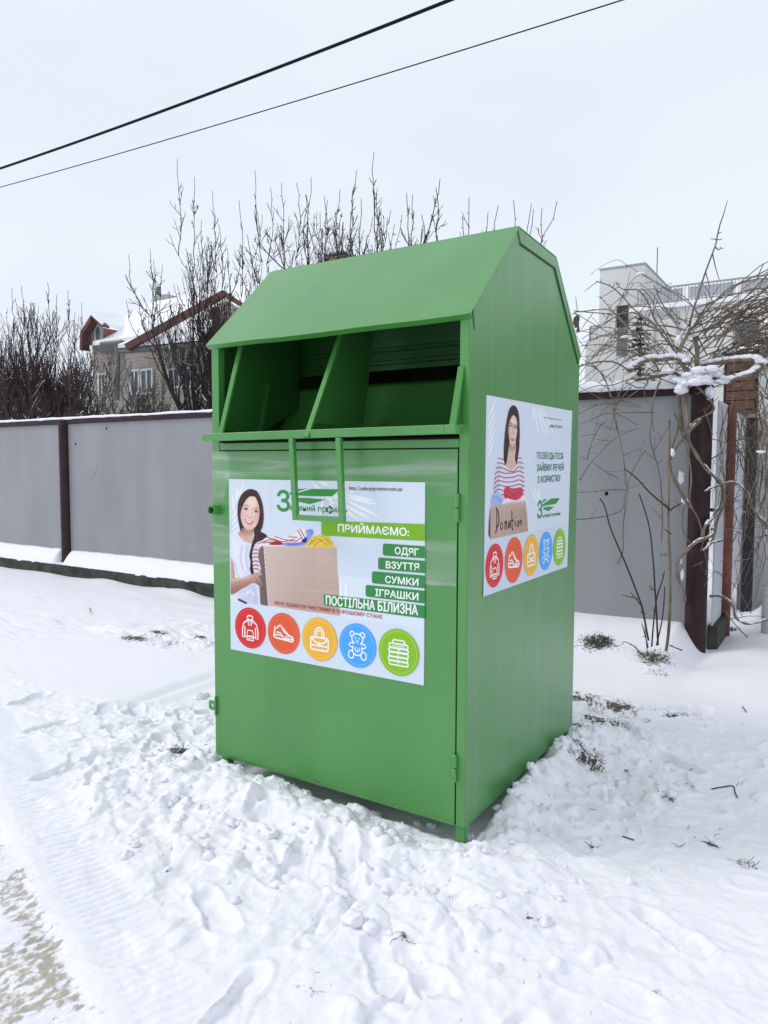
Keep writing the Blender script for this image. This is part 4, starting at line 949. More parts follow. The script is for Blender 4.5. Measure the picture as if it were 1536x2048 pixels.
# snow on the ledge and on the rail
def ledge_snow():
    m = MB(); xs = np.arange(-13.5, -2.2, .035); V = []; prof_n = 9
    for x in xs:
        n0 = fbm(np.array([x]), np.array([0.]), 3, 3, 2)[0]; n1 = fbm(np.array([x]), np.array([5.]), 9, 3, 3)[0]
        hh = .205+.012*n0; yo = FY-.185+.012*n1-.006*n0
        if abs(x+8.2) < .10: hh = .012
        for k in range(prof_n):
            t = k/(prof_n-1); y = yo+(FY-.008-yo)*t; z = .022+(hh-.0)*t**.85+.012*math.sin(t*math.pi)+.0035*fbm(np.array([x*4]), np.array([t*9]), 5, 2, 6)[0]
            if k == 0: z = .012
            V.append((x, y, z))
        V.append((x, FY-.008, .0))
    pn = prof_n+1; F = []
    for i in range(len(xs)-1):
        for k in range(pn-1): F.append((i*pn+k, (i+1)*pn+k, (i+1)*pn+k+1, i*pn+k+1))
    F.append(tuple(range(pn))); F.append(tuple((len(xs)-1)*pn+k for k in range(pn-1, -1, -1)))
    m.add(V, F); return m
ledge_snow().build('ledge_snow', SNOW, fence, smooth=True)
def cap_snow(x0, x1, y, zf, hmean, wd, seed, name='snow_cap', parent=None, ang=None):
    m = MB(); xs = np.arange(x0, x1, .03); V = []; k = 7
    for x in xs:
        n = fbm(np.array([x]), np.array([seed*1.]), 2.2, 4, seed)[0]; hh = max(.006, hmean*(1+.5*n)); w_ = wd*(1+.18*fbm(np.array([x]), np.array([seed+3.]), 6, 2, seed)[0])
        dr = .012*max(0, fbm(np.array([x]), np.array([seed+9.]), 7, 2, seed+4)[0])
        for j in range(k):
            a = math.pi*j/(k-1); V.append((x, y-w_*math.cos(a), zf(x)+hh*math.sin(a)**.7-(dr+.004 if j in (0, k-1) else 0)))
    F = [(i*k+j, i*k+j+1, (i+1)*k+j+1, (i+1)*k+j) for i in range(len(xs)-1) for j in range(k-1)]
    F += [(i*k, (i+1)*k, (i+1)*k+k-1, i*k+k-1) for i in range(len(xs)-1)]
    F += [tuple(range(k-1, -1, -1)), tuple((len(xs)-1)*k+j for j in range(k))]
    F = [q[::-1] for q in F]
    m.add(V, F); return m
cap_snow(-13.5, -4.3, FY, lambda x: ftop+.036, .030, .045, 3).build('snow_cap', SNOW, fence, smooth=True)
cap_snow(-4.3, .2, FY, lambda x: ftop+.036, .075, .06, 5).build('snow_cap', SNOW, fence, smooth=True)

# side fence running away behind the corner
sf = empty('side_fence', (.33, 4.4, -.1), 'pale panelled side fence with rust red post, running back from the corner post', 'fence')
FW = vary(mat('pale_fence_sheet', (.60, .62, .66), .45), (.55, .57, .61), (.64, .66, .70), scale=1.5)
m = MB(); m.box((.345, FY+.10, .13), (.357, 4.42, 1.98)); m.build('sheet_panel', FW, sf)
m = MB(); m.box((.345, 4.53, .25), (.357, 5.75, 1.96)); m.build('sheet_panel', FW, sf)
m = MB(); m.box((.32, FY+.1, -.2), (.40, 4.42, .125)); m.build('plinth', CONC, sf)
m = MB(); m.tube([(.37, 4.47, -.2), (.37, 4.47, 1.98)], .055, 16); m.build('post', RUSTP, sf, smooth=True)
m = MB(); m.bar((.351, 4.53, 1.985), (.351, 5.75, 1.985), .05, .05); m.build('top_rail', MAROON, sf)
m = MB(); m.box((.36, 5.85, -.1), (.46, 5.95, 1.95)); m.build('gap_shade_strip', mat('gap_strip_shade', (.012, .013, .02), .5), sf)  # near-black strip stands in for the shade in the gap here

# pale gate pillar block at the right edge
WG = vary(mat('pale_render', (.50, .505, .50), .8), (.44, .445, .44), (.56, .565, .56), scale=1.6, bump=.1)
gp = empty('gate_pillar', (1.2, 6.1, 0), 'pale grey rendered gate pillar with snow on top at the right edge, behind the vine', 'pillar')
c0 = aY(1506, 1190, 6.0); c1 = aY(1506, 655, 6.0); xr_ = c0[0]
m = MB(); m.box((xr_-.02, 6.0, -.1), (xr_+.5, 6.5, c1[2]-.0)); m.build('pillar_shaft', WG, gp, bevel=.01)
m = MB(); m.box((xr_+.52, 6.08, .05), (xr_+2.6, 6.13, 2.35)); m.build('gate_leaf', WG, gp)
m = MB(); blob(m, (xr_+.24, 6.25, c1[2]+.035), (.30, .30, .085), 3, 3, .12); m.build('snow_cap', SNOW, gp, smooth=True)
m = MB(); m.box((xr_-.16, 6.02, -.1), (xr_-.03, 6.1, 2.0)); m.build('gate_frame', mat('grey_steel', (.22, .225, .23), .5), gp)
c = gnd(1534, 1190, .05); sp = MB(); k = 16
cp = at(1536, 1180, 1, 4.6)
sp.tube([(cp[0], 4.6, -.1), (cp[0], 4.6, cp[2]+.0), (cp[0], 4.6, cp[2]+.035)], [.045, .045, .04], 16)
o = sp.build('pipe_stub', WG, None, smooth=True); tag(o, 'short grey pipe stub standing in the snow at the right edge', 'pipe')

# twigs, dead leaves, litter
TWIG = mat('dark_twig', (.03, .022, .018), .8)
LEAF = vary(mat('dead_grass', (.09, .09, .06), .9), (.03, .027, .02), (.16, .16, .10), scale=60)
m = MB()
for px, py, n, r in ((1165,1395,24,.10),(1235,1415,36,.12),(1215,1450,40,.10),(1195,1285,60,.11),(1175,1530,34,.08),(1345,1425,16,.06),(1340,1595,10,.04),(270,1278,20,.08),(318,1270,18,.07),(398,1278,12,.05),(350,1517,26,.06),(1490,1727,9,.03),(800,1878,4,.018),(1185,1703,4,.012),(1425,1690,4,.02),(1150,1480,10,.1),(1310,1345,20,.06),(1265,1440,10,.1),(1380,1560,8,.2),(1300,1640,8,.25)):
    c = gs(px, py)
    for k in range(n):
        a = rng.uniform(0, 6.28); q = r*math.sqrt(rng.rand()); x, y = c[0]+q*math.cos(a)*1.3, c[1]+q*math.sin(a); z = hgt(x, y)
        b = rng.uniform(0, 6.28); ln = rng.uniform(.012, .05); dz = rng.uniform(-.1, .7)*ln
        m.tube(spline([(x, y, z+.001), (x+ln*.5*math.cos(b), y+ln*.5*math.sin(b), z+.004+dz*.7), (x+ln*math.cos(b+.4), y+ln*math.sin(b+.4), z+.003+dz)], 2), [.0016, .0015, .0012, .001, .0007], 3, 0)
m.build('plant_debris', LEAF); tag(bpy.data.objects['plant_debris'], 'dead grass, leaf crumbs and bark bits showing through the trodden snow', 'plant debris', kind='stuff')
def stick(name, pts, r, label, cat='twig'):
    m = MB(); m.tube(spline(np.array(pts), 4), r, 5); o = m.build(name, TWIG); tag(o, label, cat); return o
def gp_(px, py, dz=.004):
    z = -.1
    for _ in range(8): c = gnd(px, py, z+dz); z = .5*z+.5*hgt(c[0], c[1])
    return (c[0], c[1], hgt(c[0], c[1])+dz)
    c = gnd(px, py, -.1); z = hgt(c[0], c[1]); c = gnd(px, py, z+dz); return (c[0], c[1], hgt(c[0], c[1])+dz)
stick('fallen_twig', [gp_(1423, 1578), gp_(1443, 1574), gp_(1466, 1572), gp_(1470, 1585), gp_(1475, 1595)], .0028, 'thin bent twig lying on the snow at the right, below the corner post')
stick('fallen_twig', [gp_(1485, 1413), gp_(1490, 1420), gp_(1493, 1424)], .003, 'tiny dark twig on the smooth snow right of the corner post')
stick('fallen_twig', [gp_(180, 1215, .01), gp_(181, 1224, .03)], .004, 'small dark stick poking out of the smooth snow in front of the left fence')
stick('fallen_twig', [gp_(1245, 1672), gp_(1256, 1676), gp_(1268, 1680)], .0025, 'thin dark twig pressed into trodden snow in the lower right')
# cigarette butt
c = gp_(1255, 1541, .006); m = MB(); dv = np.array(rt)*.017; dv[2] = 0
m.tube([np.array(c)-dv, np.array(c)+dv*.2], .0045, 10)
o = m.build('cigarette_butt', mat('filter_paper', (.42, .17, .07), .7)); tag(o, 'small orange cigarette butt lying in the snow right of the bin', 'cigarette butt')
# ================================================================= background
BRICK = mat('tan_brick', (.33, .29, .25), .85)
def brick_mat():
    m = BRICK; t = m.node_tree; b = t.nodes['Principled BSDF']
    tcn = nd(m, 'TexCoord'); mp = nd(m, 'Mapping'); mp.inputs['Rotation'].default_value = (R(90), 0, 0)
    br = nd(m, 'TexBrick', Scale=2.2); br.inputs['Color1'].default_value = (.36, .32, .28, 1); br.inputs['Color2'].default_value = (.29, .25, .22, 1); br.inputs['Mortar'].default_value = (.42, .40, .37, 1)
    t.links.new(tcn.outputs['Object'], mp.inputs[0]); t.links.new(mp.outputs[0], br.inputs[0]); t.links.new(br.outputs[0], b.inputs['Base Color'])
brick_mat()
BOARD = vary(mat('red_brown_board', (.10, .03, .022), .6), (.075, .022, .016), (.13, .04, .03), scale=3)
REDTIN = mat('red_tin', (.24, .035, .025), .5)
def tinm():
    m = REDTIN; t = m.node_tree; tcn = nd(m, 'TexCoord'); wv = nd(m, 'TexWave', Scale=3.2); wv.bands_direction = 'Y'
    bp = nd(m, 'Bump', Strength=.8, Distance=.04); t.links.new(tcn.outputs['Object'], wv.inputs[0]); t.links.new(wv.outputs[0], bp.inputs['Height']); t.links.new(bp.outputs[0], t.nodes['Principled BSDF'].inputs['Normal'])
tinm()
GLASS = mat('window_glass', (.10, .12, .14), .15)
WFRAME = mat('white_window_frame', (.62, .63, .65), .5)
SOFF = mat('grey_soffit', (.16, .165, .165), .7)
RSNOW = mat('roof_snow', (.88, .90, .93), .6)
def P3(l, Y): return [aY(px, py, Y) for px, py in l]
hs = empty('brick_house', (-20, 15, 0), 'tan brick house with snowy roof, red dormer and red-brown gable board, beyond the left fence', 'house')
Y0 = 14.0
m = MB(); a = aY(184, 690, Y0); b = aY(205, 690, Y0); e = aY(470, 660, Y0)
m.prism([(a[0], Y0, 0), (e[0], Y0, 0), (e[0], Y0, a[2]+.0), (a[0], Y0, a[2])], (0, 6, 0)); m.build('wall', BRICK, hs)
# wing wall in boards on the far left and gable above it
m = MB(); m.prism(P3([(181,634),(204,655),(204,690),(172,690),(172,655)], Y0-.15), (0, .05, 0)); m.build('gable_wall', BRICK, hs)
m = MB(); m.prism(P3([(180,632),(160,664),(159,700),(164,700),(166,667),(182,641)], Y0-.5), (0, .3, 0)); m.build('barge_board', BOARD, hs)
m = MB(); m.prism(P3([(181,633),(204,654),(204,650),(181,629)], Y0-.5), (0, .3, 0)); m.build('barge_board', BOARD, hs)
m = MB(); c = aY(195, 668, Y0-.17); m.prism([c+np.array([.17*math.cos(t_), 0, .33*math.sin(t_)]) for t_ in np.arange(16)*np.pi/8], (0, .02, 0)); o = m.build('oval_window', WFRAME, hs)
m = MB(); c = aY(195, 668, Y0-.19); m.prism([c+np.array([.12*math.cos(t_), 0, .26*math.sin(t_)]) for t_ in np.arange(16)*np.pi/8], (0, .01, 0)); m.build('pane', GLASS, o)
# main roof slope under snow: every corner lies on the one slope plane
ra, rb = aY(205, 685, Y0-.1), aY(246, 663, Y0+1.95); kz = (rb[2]-ra[2])/(rb[1]-ra[1])
def onroof(px, py):
    d = fw+rt*(px-768)/FPX-up*(py-1024)/FPX
    t_ = (ra[2]-kz*ra[1]-(CAM[2]-kz*CAM[1]))/(d[2]-kz*d[1]); return CAM+d*t_
e0 = ra-np.array([0, .4, .4*kz]); e1 = aY(500, 664, e0[1]); e1[2] = e0[2]
r0 = onroof(303, 608); r1 = r0+np.array([8.0, 0, 0]); rm = onroof(236, 645)
m = MB(); m.prism([e0, e1, r1, r0, rm], (0, 0, .13)); m.build('roof_snow', RSNOW, hs)
# dormer: snow roof and red cheek
A_, B_, C_, D_ = aY(181,629,Y0-.5), onroof(240, 640)+[0, .2, .1], aY(249,661,Y0+2.1), aY(204,651,Y0-.5)
m = MB(); m.prism([A_, B_, C_, D_], (0, .02, .14)); m.build('dormer_roof_snow', RSNOW, hs)
m = MB(); m.prism([aY(204,655,Y0-.15), aY(246,663,Y0+1.95), aY(205,684,Y0-.1)], (-.05, .03, 0)); m.build('dormer_cheek', REDTIN, hs)
m = MB(); m.prism([e0-[0, 0, .02], e1-[0, 0, .02], e1-[0, -.4, .22], e0-[0, -.4, .22]], (0, -.02, -.02)); m.build('eave_soffit', SOFF, hs)
m = MB(); m.tube([aY(202, 688, Y0-.58), aY(244, 684, Y0-.58)], .07, 8); m.build('gutter', SOFF, hs)
# projecting gable: long rake board, second snow slope, dark timber posts
m = MB(); m.prism(P3([(248,688),(444,580),(446,594),(254,700)], Y0-1.62), (0, .12, 0)); m.build('rake_board', BOARD, hs)
m = MB(); m.prism(P3([(444,580),(500,618),(500,626),(446,592)], Y0-1.62), (0, .12, 0)); m.build('rake_board', BOARD, hs)
m = MB(); m.prism([aY(236,696,Y0-1.5), aY(400,681,Y0-1.5), aY(440,630,Y0-.9), aY(300,672,Y0-.9)], (0, 0, .12)); m.build('porch_roof_snow', RSNOW, hs)
m = MB(); m.prism([aY(236,699,Y0-1.5), aY(400,684,Y0-1.5), aY(400,692,Y0-1.5), aY(236,705,Y0-1.5)], (0, .3, 0)); m.build('porch_fascia', SOFF, hs)
m = MB(); m.prism(P3([(424,620),(446,600),(490,625),(500,700),(424,700)], Y0-.75), (0, .2, 0)); m.build('gable_wall', BRICK, hs)
m = MB(); m.prism(P3([(417,622),(430,612),(431,664),(417,668)], Y0-1.1), (0, .2, 0)); m.build('gable_post', BOARD, hs)
m = MB(); a = aY(236, 700, Y0-.9); b = aY(400, 700, Y0-.9); m.prism([(a[0], Y0-.6, 0), (b[0]+1.5, Y0-.6, 0), (b[0]+1.5, Y0-.6, a[2]-.05), (a[0], Y0-.6, a[2]-.05)], (0, .58, 0)); m.build('wall', BRICK, hs)
m = MB(); m.tube(P3([(233,690),(236,712),(235,800)], Y0-.68), .07, 8); m.build('downpipe', SOFF, hs)
def window(parent, px0, py0, px1, py1, Y, mull=1, fr=WFRAME):
    a, b = aY(px0, py1, Y), aY(px1, py0, Y); x0, x1, z0, z1 = a[0], b[0], min(a[2], b[2]), max(a[2], b[2])
    m = MB(); t_ = .07
    m.box((x0, Y-.05, z0), (x0+t_, Y, z1)); m.box((x1-t_, Y-.05, z0), (x1, Y, z1)); m.box((x0+t_, Y-.05, z0), (x1-t_, Y, z0+t_)); m.box((x0+t_, Y-.05, z1-t_), (x1-t_, Y, z1))
    for i in range(mull):
        xm = x0+(x1-x0)*(i+1)/(mull+1); m.box((xm-.03, Y-.045, z0+t_), (xm+.03, Y, z1-t_))
    o = m.build('window', fr, parent)
    m = MB(); m.box((x0+t_, Y-.02, z0+t_), (x1-t_, Y-.008, z1-t_)); m.build('pane', GLASS, o)
for q in ((262,738,280,790),(283,736,307,790),(337,735,362,778),(198,745,214,790),(366,733,385,778)): window(hs, *q, Y0-.61)
# chimneys
m = MB(); c0 = aY(306, 612, r0[1]-.1); c1 = aY(334, 588, r0[1]-.1)
m.box((c0[0], r0[1]-.1, c0[2]-.6), (c1[0], r0[1]+.7, c1[2])); o = m.build('chimney', vary(mat('grey_chimney', (.32, .32, .32), .8), (.22, .22, .22), (.42, .42, .42), scale=3), hs)
m = MB(); m.tube(P3([(318, 590), (318, 574)], r0[1]+.2), .11, 8); m.build('flue', SOFF, o)
m = MB(); c0 = aY(648, 560, 17); c1 = aY(686, 509, 17); m.box((c0[0], 17, 3), (c1[0], 17.6, c1[2])); h2 = empty('far_chimney_house', (c0[0], 18, 0), 'house hidden behind the bin, only its red brick chimney showing above the bin roof', 'house')
RB = mat('red_brick', (.22, .06, .045), .85)
def redb():
    t = RB.node_tree; b = t.nodes['Principled BSDF']; tcn = nd(RB, 'TexCoord'); mp = nd(RB, 'Mapping'); mp.inputs['Rotation'].default_value = (R(90), 0, 0)
    br = nd(RB, 'TexBrick', Scale=3); br.inputs['Color1'].default_value = (.26, .06, .045, 1); br.inputs['Color2'].default_value = (.17, .045, .035, 1); br.inputs['Mortar'].default_value = (.4, .36, .34, 1)
    t.links.new(tcn.outputs['Object'], mp.inputs[0]); t.links.new(mp.outputs[0], br.inputs[0]); t.links.new(br.outputs[0], b.inputs['Base Color'])
redb()
m.build('chimney', RB, h2)
m = MB(); a = aY(646, 509, 16.95); b = aY(688, 502, 16.95); m.box((a[0], 16.9, a[2]), (b[0], 17.7, b[2])); m.build('chimney_cap', vary(mat('snowy_cap', (.4, .38, .38), .8), (.12, .09, .09), (.75, .76, .8), scale=9), h2)
m = MB(); m.box((c0[0]-5, 15.5, 0), (c0[0]+3, 20, 5.5)); m.build('wall', BRICK, h2)
m = MB(); m.prism([(c0[0]-5.4, 15.2, 5.5), (c0[0]-5.4, 20.3, 5.5), (c0[0]-5.4, 17.7, 7.3)], (8.8, 0, 0)); m.build('roof', RSNOW, h2)

# modern building on the right
MG = vary(mat('light_render', (.66, .66, .65), .8), (.63, .63, .62), (.69, .69, .68), scale=.5)
YB = 25.0
mb_ = empty('modern_building', (2, YB, 0), 'pale grey flat roofed modern house with tall stair tower and terrace railing, right background', 'building')
tl, tr_ = aY(1200, 541, YB), aY(1290, 531, YB)
ht = tl[2]
far_t = at(1352, 606, 0, tr_[0])      # where the receding top edge meets the parapet
m = MB(); m.box((tl[0], YB, 0), (tr_[0], YB+11, ht)); m.build('tower', MG, mb_)
m = MB(); m.box((tl[0]-.03, YB-.03, ht+.005), (tr_[0]+.03, YB+11, ht+.06)); m.build('parapet_cap', mat('grey_cap', (.36, .36, .37), .6), mb_)
zp = aY(1400, 610, YB-.6)[2]
m = MB(); m.box((tr_[0]-.25, YB-.6, 0), (tr_[0]+9, YB+9, zp)); m.build('main_block', MG, mb_)
m = MB(); m.box((tr_[0]-.35, YB-.72, zp+.003), (tr_[0]+9.1, YB-.3, zp+.16)); m.build('parapet_snow', RSNOW, mb_)
def railing(x0, x1, Y, z0, h, n, parent):
    m = MB(); RM = mat('railing_steel', (.34, .34, .37), .5)
    m.box((x0, Y-.03, z0+h-.05), (x1, Y+.03, z0+h)); m.box((x0, Y-.02, z0+.08), (x1, Y+.02, z0+.11))
    for i in range(n+1):
        x = x0+(x1-x0)*i/n; w_ = .03 if i % 9 == 0 else .009; m.box((x-w_, Y-.02, z0), (x+w_, Y+.02, z0+h-.05))
    m.build('railing', RM, parent)
    g = MB(); 
    for k in range(int((x1-x0)/1.6)):
        xa_ = x0+k*1.6+.1; g.box((xa_, Y+.05, z0+.15), (xa_+1.4, Y+.07, z0+h-.1))
    if g.n: g.build('frosted_screen', mat('frosted_screen', (.72, .73, .78), .5), parent)
railing(tr_[0]-.1, tr_[0]+9, YB-.5, zp+.16, .62, 81, mb_)
lx = aY(1168, 680, YB)[0]; zl = aY(1180, 681, YB)[2]
m = MB(); m.box((lx, YB+.2, 0), (tl[0], YB+6, zl)); m.build('low_block', MG, mb_)
railing(aY(1175, 680, YB)[0], tl[0]-.02, YB+.3, zl, .6, 8, mb_)
DK = mat('dark_window', (.012, .013, .016), .3)
def hole(px0, py0, px1, py1, Y, mt, name='window'):
    a, b = aY(px0, py1, Y), aY(px1, py0, Y); m = MB(); m.box((a[0], Y-.03, a[2]), (b[0], Y+.02, b[2])); return m.build(name, mt, mb_)
hole(1233, 610, 1257, 656, YB-.01, DK); hole(1233, 657, 1255, 712, YB-.01, mat('grey_panel', (.15, .155, .165), .5), 'window_panel')
GP = mat('grey_glass', (.13, .14, .155), .25)
for q in ((1469,646,1496,700),(1498,644,1534,700)): hole(*q, YB-.62, GP)
a, b = aY(1466, 705, YB-.63), aY(1536, 641, YB-.63); m = MB(); 
for (p0, p1, q0, q1) in ((1466,1469,641,705),(1495,1498,641,705),(1466,1540,641,645)):
    u_, v_ = aY(p0, q1, YB-.66), aY(p1, q0, YB-.66); m.box((u_[0], YB-.68, u_[2]), (v_[0], YB-.64, v_[2]))
m.build('window_frame', DK, mb_)
m = MB(); u_, v_ = aY(1308, 640, YB-.62), aY(1358, 622, YB-.62)
m.box((u_[0], YB-.66, u_[2]-2.2), (u_[0]+.06, YB-.61, v_[2])); m.box((v_[0]-.06, YB-.66, u_[2]-2.2), (v_[0], YB-.61, v_[2])); m.box((u_[0]+.06, YB-.66, v_[2]-.1), (v_[0]-.06, YB-.61, v_[2])); m.build('wall_trim', mat('trim_grey', (.42, .425, .43), .7), mb_)
m = MB(); an = aY(1314, 548, YB+2); m.tube([(an[0], YB+2, zp), aY(1315, 495, YB+2)], .02, 5); m.build('antenna', SOFF, mb_)
# red brown slatted shed
sh = empty('slatted_shed', (1.6, 12, 0), 'red-brown slatted timber shed with snow on its roof, behind the vine on the right', 'shed')
WD = vary(mat('red_brown_wood', (.12, .05, .035), .8), (.08, .033, .024), (.17, .075, .055), scale=5, stretch=(1, 1, 6))
x0, x1 = aY(1452, 800, 12)[0], aY(1509, 800, 12)[0]; zt = aY(1480, 704, 12)[2]
for i in range(18):
    z = zt-.1-.17*i
    if z < .1: break
    m = MB(); m.box((x0, 11.98-.004*(i % 2), z-.075), (x1, 12.02, z+.075)); m.build('slat', WD, sh)
m = MB(); m.box((x0-.05, 12.03, 0), (x1+.05, 14, zt)); m.build('shed_body', mat('dark_wood', (.04, .018, .014), .8), sh)
m = MB(); m.box((x0-.12, 11.85, zt), (x1+.12, 14.1, zt+.09)); m.build('roof_snow', RSNOW, sh, bevel=.03)

# ---------------------------------------------------------------- trees
BARK = mat('dark_bark', (.045, .034, .032), .9); BARKR = mat('reddish_bark', (.078, .050, .052), .9); BARKO = mat('olive_twig', (.10, .085, .045), .9)
def rnd(a, b): return rng.uniform(a, b)
def bez(p0, p1, p2, n=6):
    t_ = np.linspace(0, 1, n)[:, None]; return (1-t_)**2*p0+2*t_*(1-t_)*p1+t_*t_*p2
def wob(P, a):
    P = P.copy(); n = len(P); P[1:] += rng.normal(0, a, (n-1, 3))*np.linspace(.3, 1, n-1)[:, None]; return P
def snow_on(ms, P, r, mn=.012):
    """snow lying along the upper side of a limb"""
    P = np.asarray(P); T_ = np.gradient(P, axis=0); T_ /= np.linalg.norm(T_, axis=1)[:, None]+1e-9
    ok = np.abs(T_[:, 2]) < .80; i = 0
    while i < len(P):
        if ok[i]:
            j = i
            while j+1 < len(P) and ok[j+1]: j += 1
            if j-i >= 1:
                q = P[i:j+1]+np.array([0, 0, 1])*(r[i:j+1, None]*.75+.004); rr = np.maximum(r[i:j+1]*rnd(1.0, 1.6), mn)*rng.uniform(.7, 1.15, j-i+1); rr[0] *= .4; rr[-1] *= .3
                ms.tube(q, rr, 5)
            i = j+1
        else: i += 1
def tree(name, x, y, H_, spread, nlimb, kids, seed, label, barkm=BARK, r0=.09, fork=1.3, heroes=(), z0=-.12, group='bare trees behind the fence', minr=.0058, tilt=.8, upk=.16, lev=3, wig=.11, lean=0, snowk=.7, shr=(.5, .8)):
    """trunk, scaffold limbs and ever finer forking branches that bend up towards the light"""
    rng.seed(seed)
    root = empty(name, (x, y, z0), label, 'tree', group)
    mt, mbr, ms = MB(), MB(), MB()
    base = np.array([x, y, z0]); top = base+np.array([rnd(-.15, .15)+lean, rnd(-.1, .1), fork])
    P = spline(wob(bez(base, (base+top)/2+np.array([rnd(-.1, .1), 0, 0]), top, 5), .02), 3); mt.tube(P, np.linspace(r0, r0*.75, len(P)), 10)
    mt.build('trunk', barkm, root, smooth=True)
    allp = []
    def grow(p, d, L_, r, lv, k_up):
        n = 8 if lv > 0 else 6; P = [p]; 
        for i in range(n):
            d = d+np.array([0, 0, k_up])+rng.normal(0, wig, 3); d /= np.linalg.norm(d); p = p+d*L_/n; P.append(p)
        P = np.array(P); r1 = max(minr*.8, r*(.5 if lv > 0 else .4)); rr = np.linspace(r, r1, n+1)
        mbr.tube(P, rr, 6 if r > .02 else (4 if lv > 0 else 3), cap=False)
        if rng.rand() < snowk*(1 if r > .008 else .75)*(1 if p[2] < H_*.62 or r > .02 else .25): snow_on(ms, P, rr, .0085)
        allp.append(P)
        if lv == 0:
            for k in range(3):
                q = P[rng.randint(1, n)]; s_ = rng.normal(0, 1, 3); s_ /= np.linalg.norm(s_); mbr.tube([q, q+s_*rnd(.02, .06)+[0, 0, .01]], [minr*.9, minr], 3, cap=False)
            return
        nk = kids[3-lv] if lv <= 3 else kids[0]
        for k in range(nk):
            t_ = .22+.78*(k+rnd(.1, .9))/nk; i = min(int(t_*n), n-1); q = P[i]+(P[i+1]-P[i])*(t_*n-i); dl = P[i+1]-P[i]; dl /= np.linalg.norm(dl)
            s_ = rng.normal(0, 1, 3); s_ -= dl*np.dot(s_, dl); s_ /= np.linalg.norm(s_)+1e-9; a = rnd(.35, 1.0)
            room = max(.15, (H_*(1-.12*(np.hypot(q[0]-x, q[1]-y)/spread)**2)+z0-q[2]))
            L2 = min(L_*rnd(*shr)*(1.15-.45*t_), room*rnd(.75, 1.0))
            grow(q, dl*math.cos(a)+s_*math.sin(a)+np.array([0, 0, .18]), L2, max(minr, rr[i]*rnd(.5, .68)), lv-1, k_up*1.15)
    for i in range(nlimb):
        a = 2*np.pi*i/nlimb+rnd(-.3, .3); tl_ = tilt*rnd(.5, 1.15) if i else .12
        d = np.array([math.cos(a)*math.sin(tl_), math.sin(a)*math.sin(tl_)*.8, math.cos(tl_)])
        grow(top-np.array([0, 0, rnd(0, .3)]), d, (H_-fork)*rnd(.42, .62)*(1.15 if i == 0 else 1), r0*rnd(.42, .6), lev, upk)
    A_p = np.vstack(allp)
    for (hx, hy, Yh) in heroes:
        tip = aY(hx, hy, Yh); ok = A_p[:, 2] < tip[2]-.5; Q = A_p[ok] if ok.any() else A_p
        dd = np.hypot(Q[:, 0]-tip[0], Q[:, 1]-tip[1])+.55*np.abs(Q[:, 2]-(tip[2]-1.3)); p = Q[dd.argmin()]; d = tip-p; L_ = np.linalg.norm(d)
        P = wob(bez(p, p+d*.4+np.array([d[0]*.5+rnd(-.12, .12)*L_, d[1]*.4, -.08*L_]), tip, 9), .016*L_**.5); P[-1] = tip; rr = np.linspace(max(minr*1.7, .011), minr, 9); mbr.tube(P, rr, 4, cap=False)
        for k in range(9):
            i = rng.randint(0, 7); dl = P[i+1]-P[i]; dl /= np.linalg.norm(dl); s_ = rng.normal(0, 1, 3); s_ /= np.linalg.norm(s_); l_ = L_*rnd(.12, .38)*(1-i/10)
            dv_ = dl+s_*rnd(.4, .8); dv_ /= np.linalg.norm(dv_); Q2 = wob(bez(P[i], P[i]+dv_*l_*.5, P[i]+dv_*l_+np.array([0, 0, .15*l_]), 5), .014*l_**.5); mbr.tube(Q2, np.linspace(minr*1.3, minr*.85, 5), 3, cap=False)
            s2 = rng.normal(0, 1, 3); s2 /= np.linalg.norm(s2); d2 = dv_+s2*.7; mbr.tube([Q2[2], Q2[2]+d2*l_*.22, Q2[2]+d2*l_*.4+np.array([0, 0, .08*l_])], [minr*1.1, minr, minr*.8], 3, cap=False)
        for k in range(6):
            i = rng.randint(1, 8); s_ = rng.normal(0, 1, 3); s_ /= np.linalg.norm(s_); mbr.tube([P[i], P[i]+s_*rnd(.02, .05)], [minr, minr*1.1], 3, cap=False)
    mbr.build('branches', barkm, root)
    if ms.n: ms.build('snow', RSNOW, root, smooth=True)['kind'] = 'stuff'
    return root
def gx(px, Y, py=915): return aY(px, py, Y)[0]
tree('fruit_tree', gx(415, 7.6), 7.6, 5.8, 2.4, 8, (5, 4, 4), 3, 'bare fruit tree with tall whippy shoots and snowy limbs, beside the bin roof at left', r0=.11, fork=1.4, tilt=.95, upk=.15,
     heroes=((355,318,7.4),(389,354,7.5),(425,382,7.8),(478,401,7.8),(403,440,7.4),(257,510,7.2),(300,498,7.5),(325,530,7.6),(437,448,7.9),(455,500,7.3),(280,600,7.2),(307,520,7.6),(252,600,7.3)))
tree('fruit_tree', gx(590, 8.4), 8.4, 6.3, 2.2, 8, (5, 4, 4), 5, 'bare fruit tree behind the left half of the bin, with upright shoots above its roof', r0=.11, fork=1.7, tilt=.8,
     heroes=((510,340,8.3),(541,376,8.4),(563,365,8.5),(593,366,8.2),(622,354,8.4),(612,390,8.6),(495,470,8.4),(640,425,8.3),(480,490,8.6)))
tree('fruit_tree', gx(690, 8.0), 8.0, 6.1, 1.9, 7, (6, 4, 3), 8, 'bare fruit tree rising behind the middle of the bin roof, beside the brick chimney', r0=.10, fork=1.8, tilt=.8,
     heroes=((713,340,8.0),(705,380,8.1),(680,378,8.0),(648,392,7.9),(722,398,8.0),(655,400,8.2)))
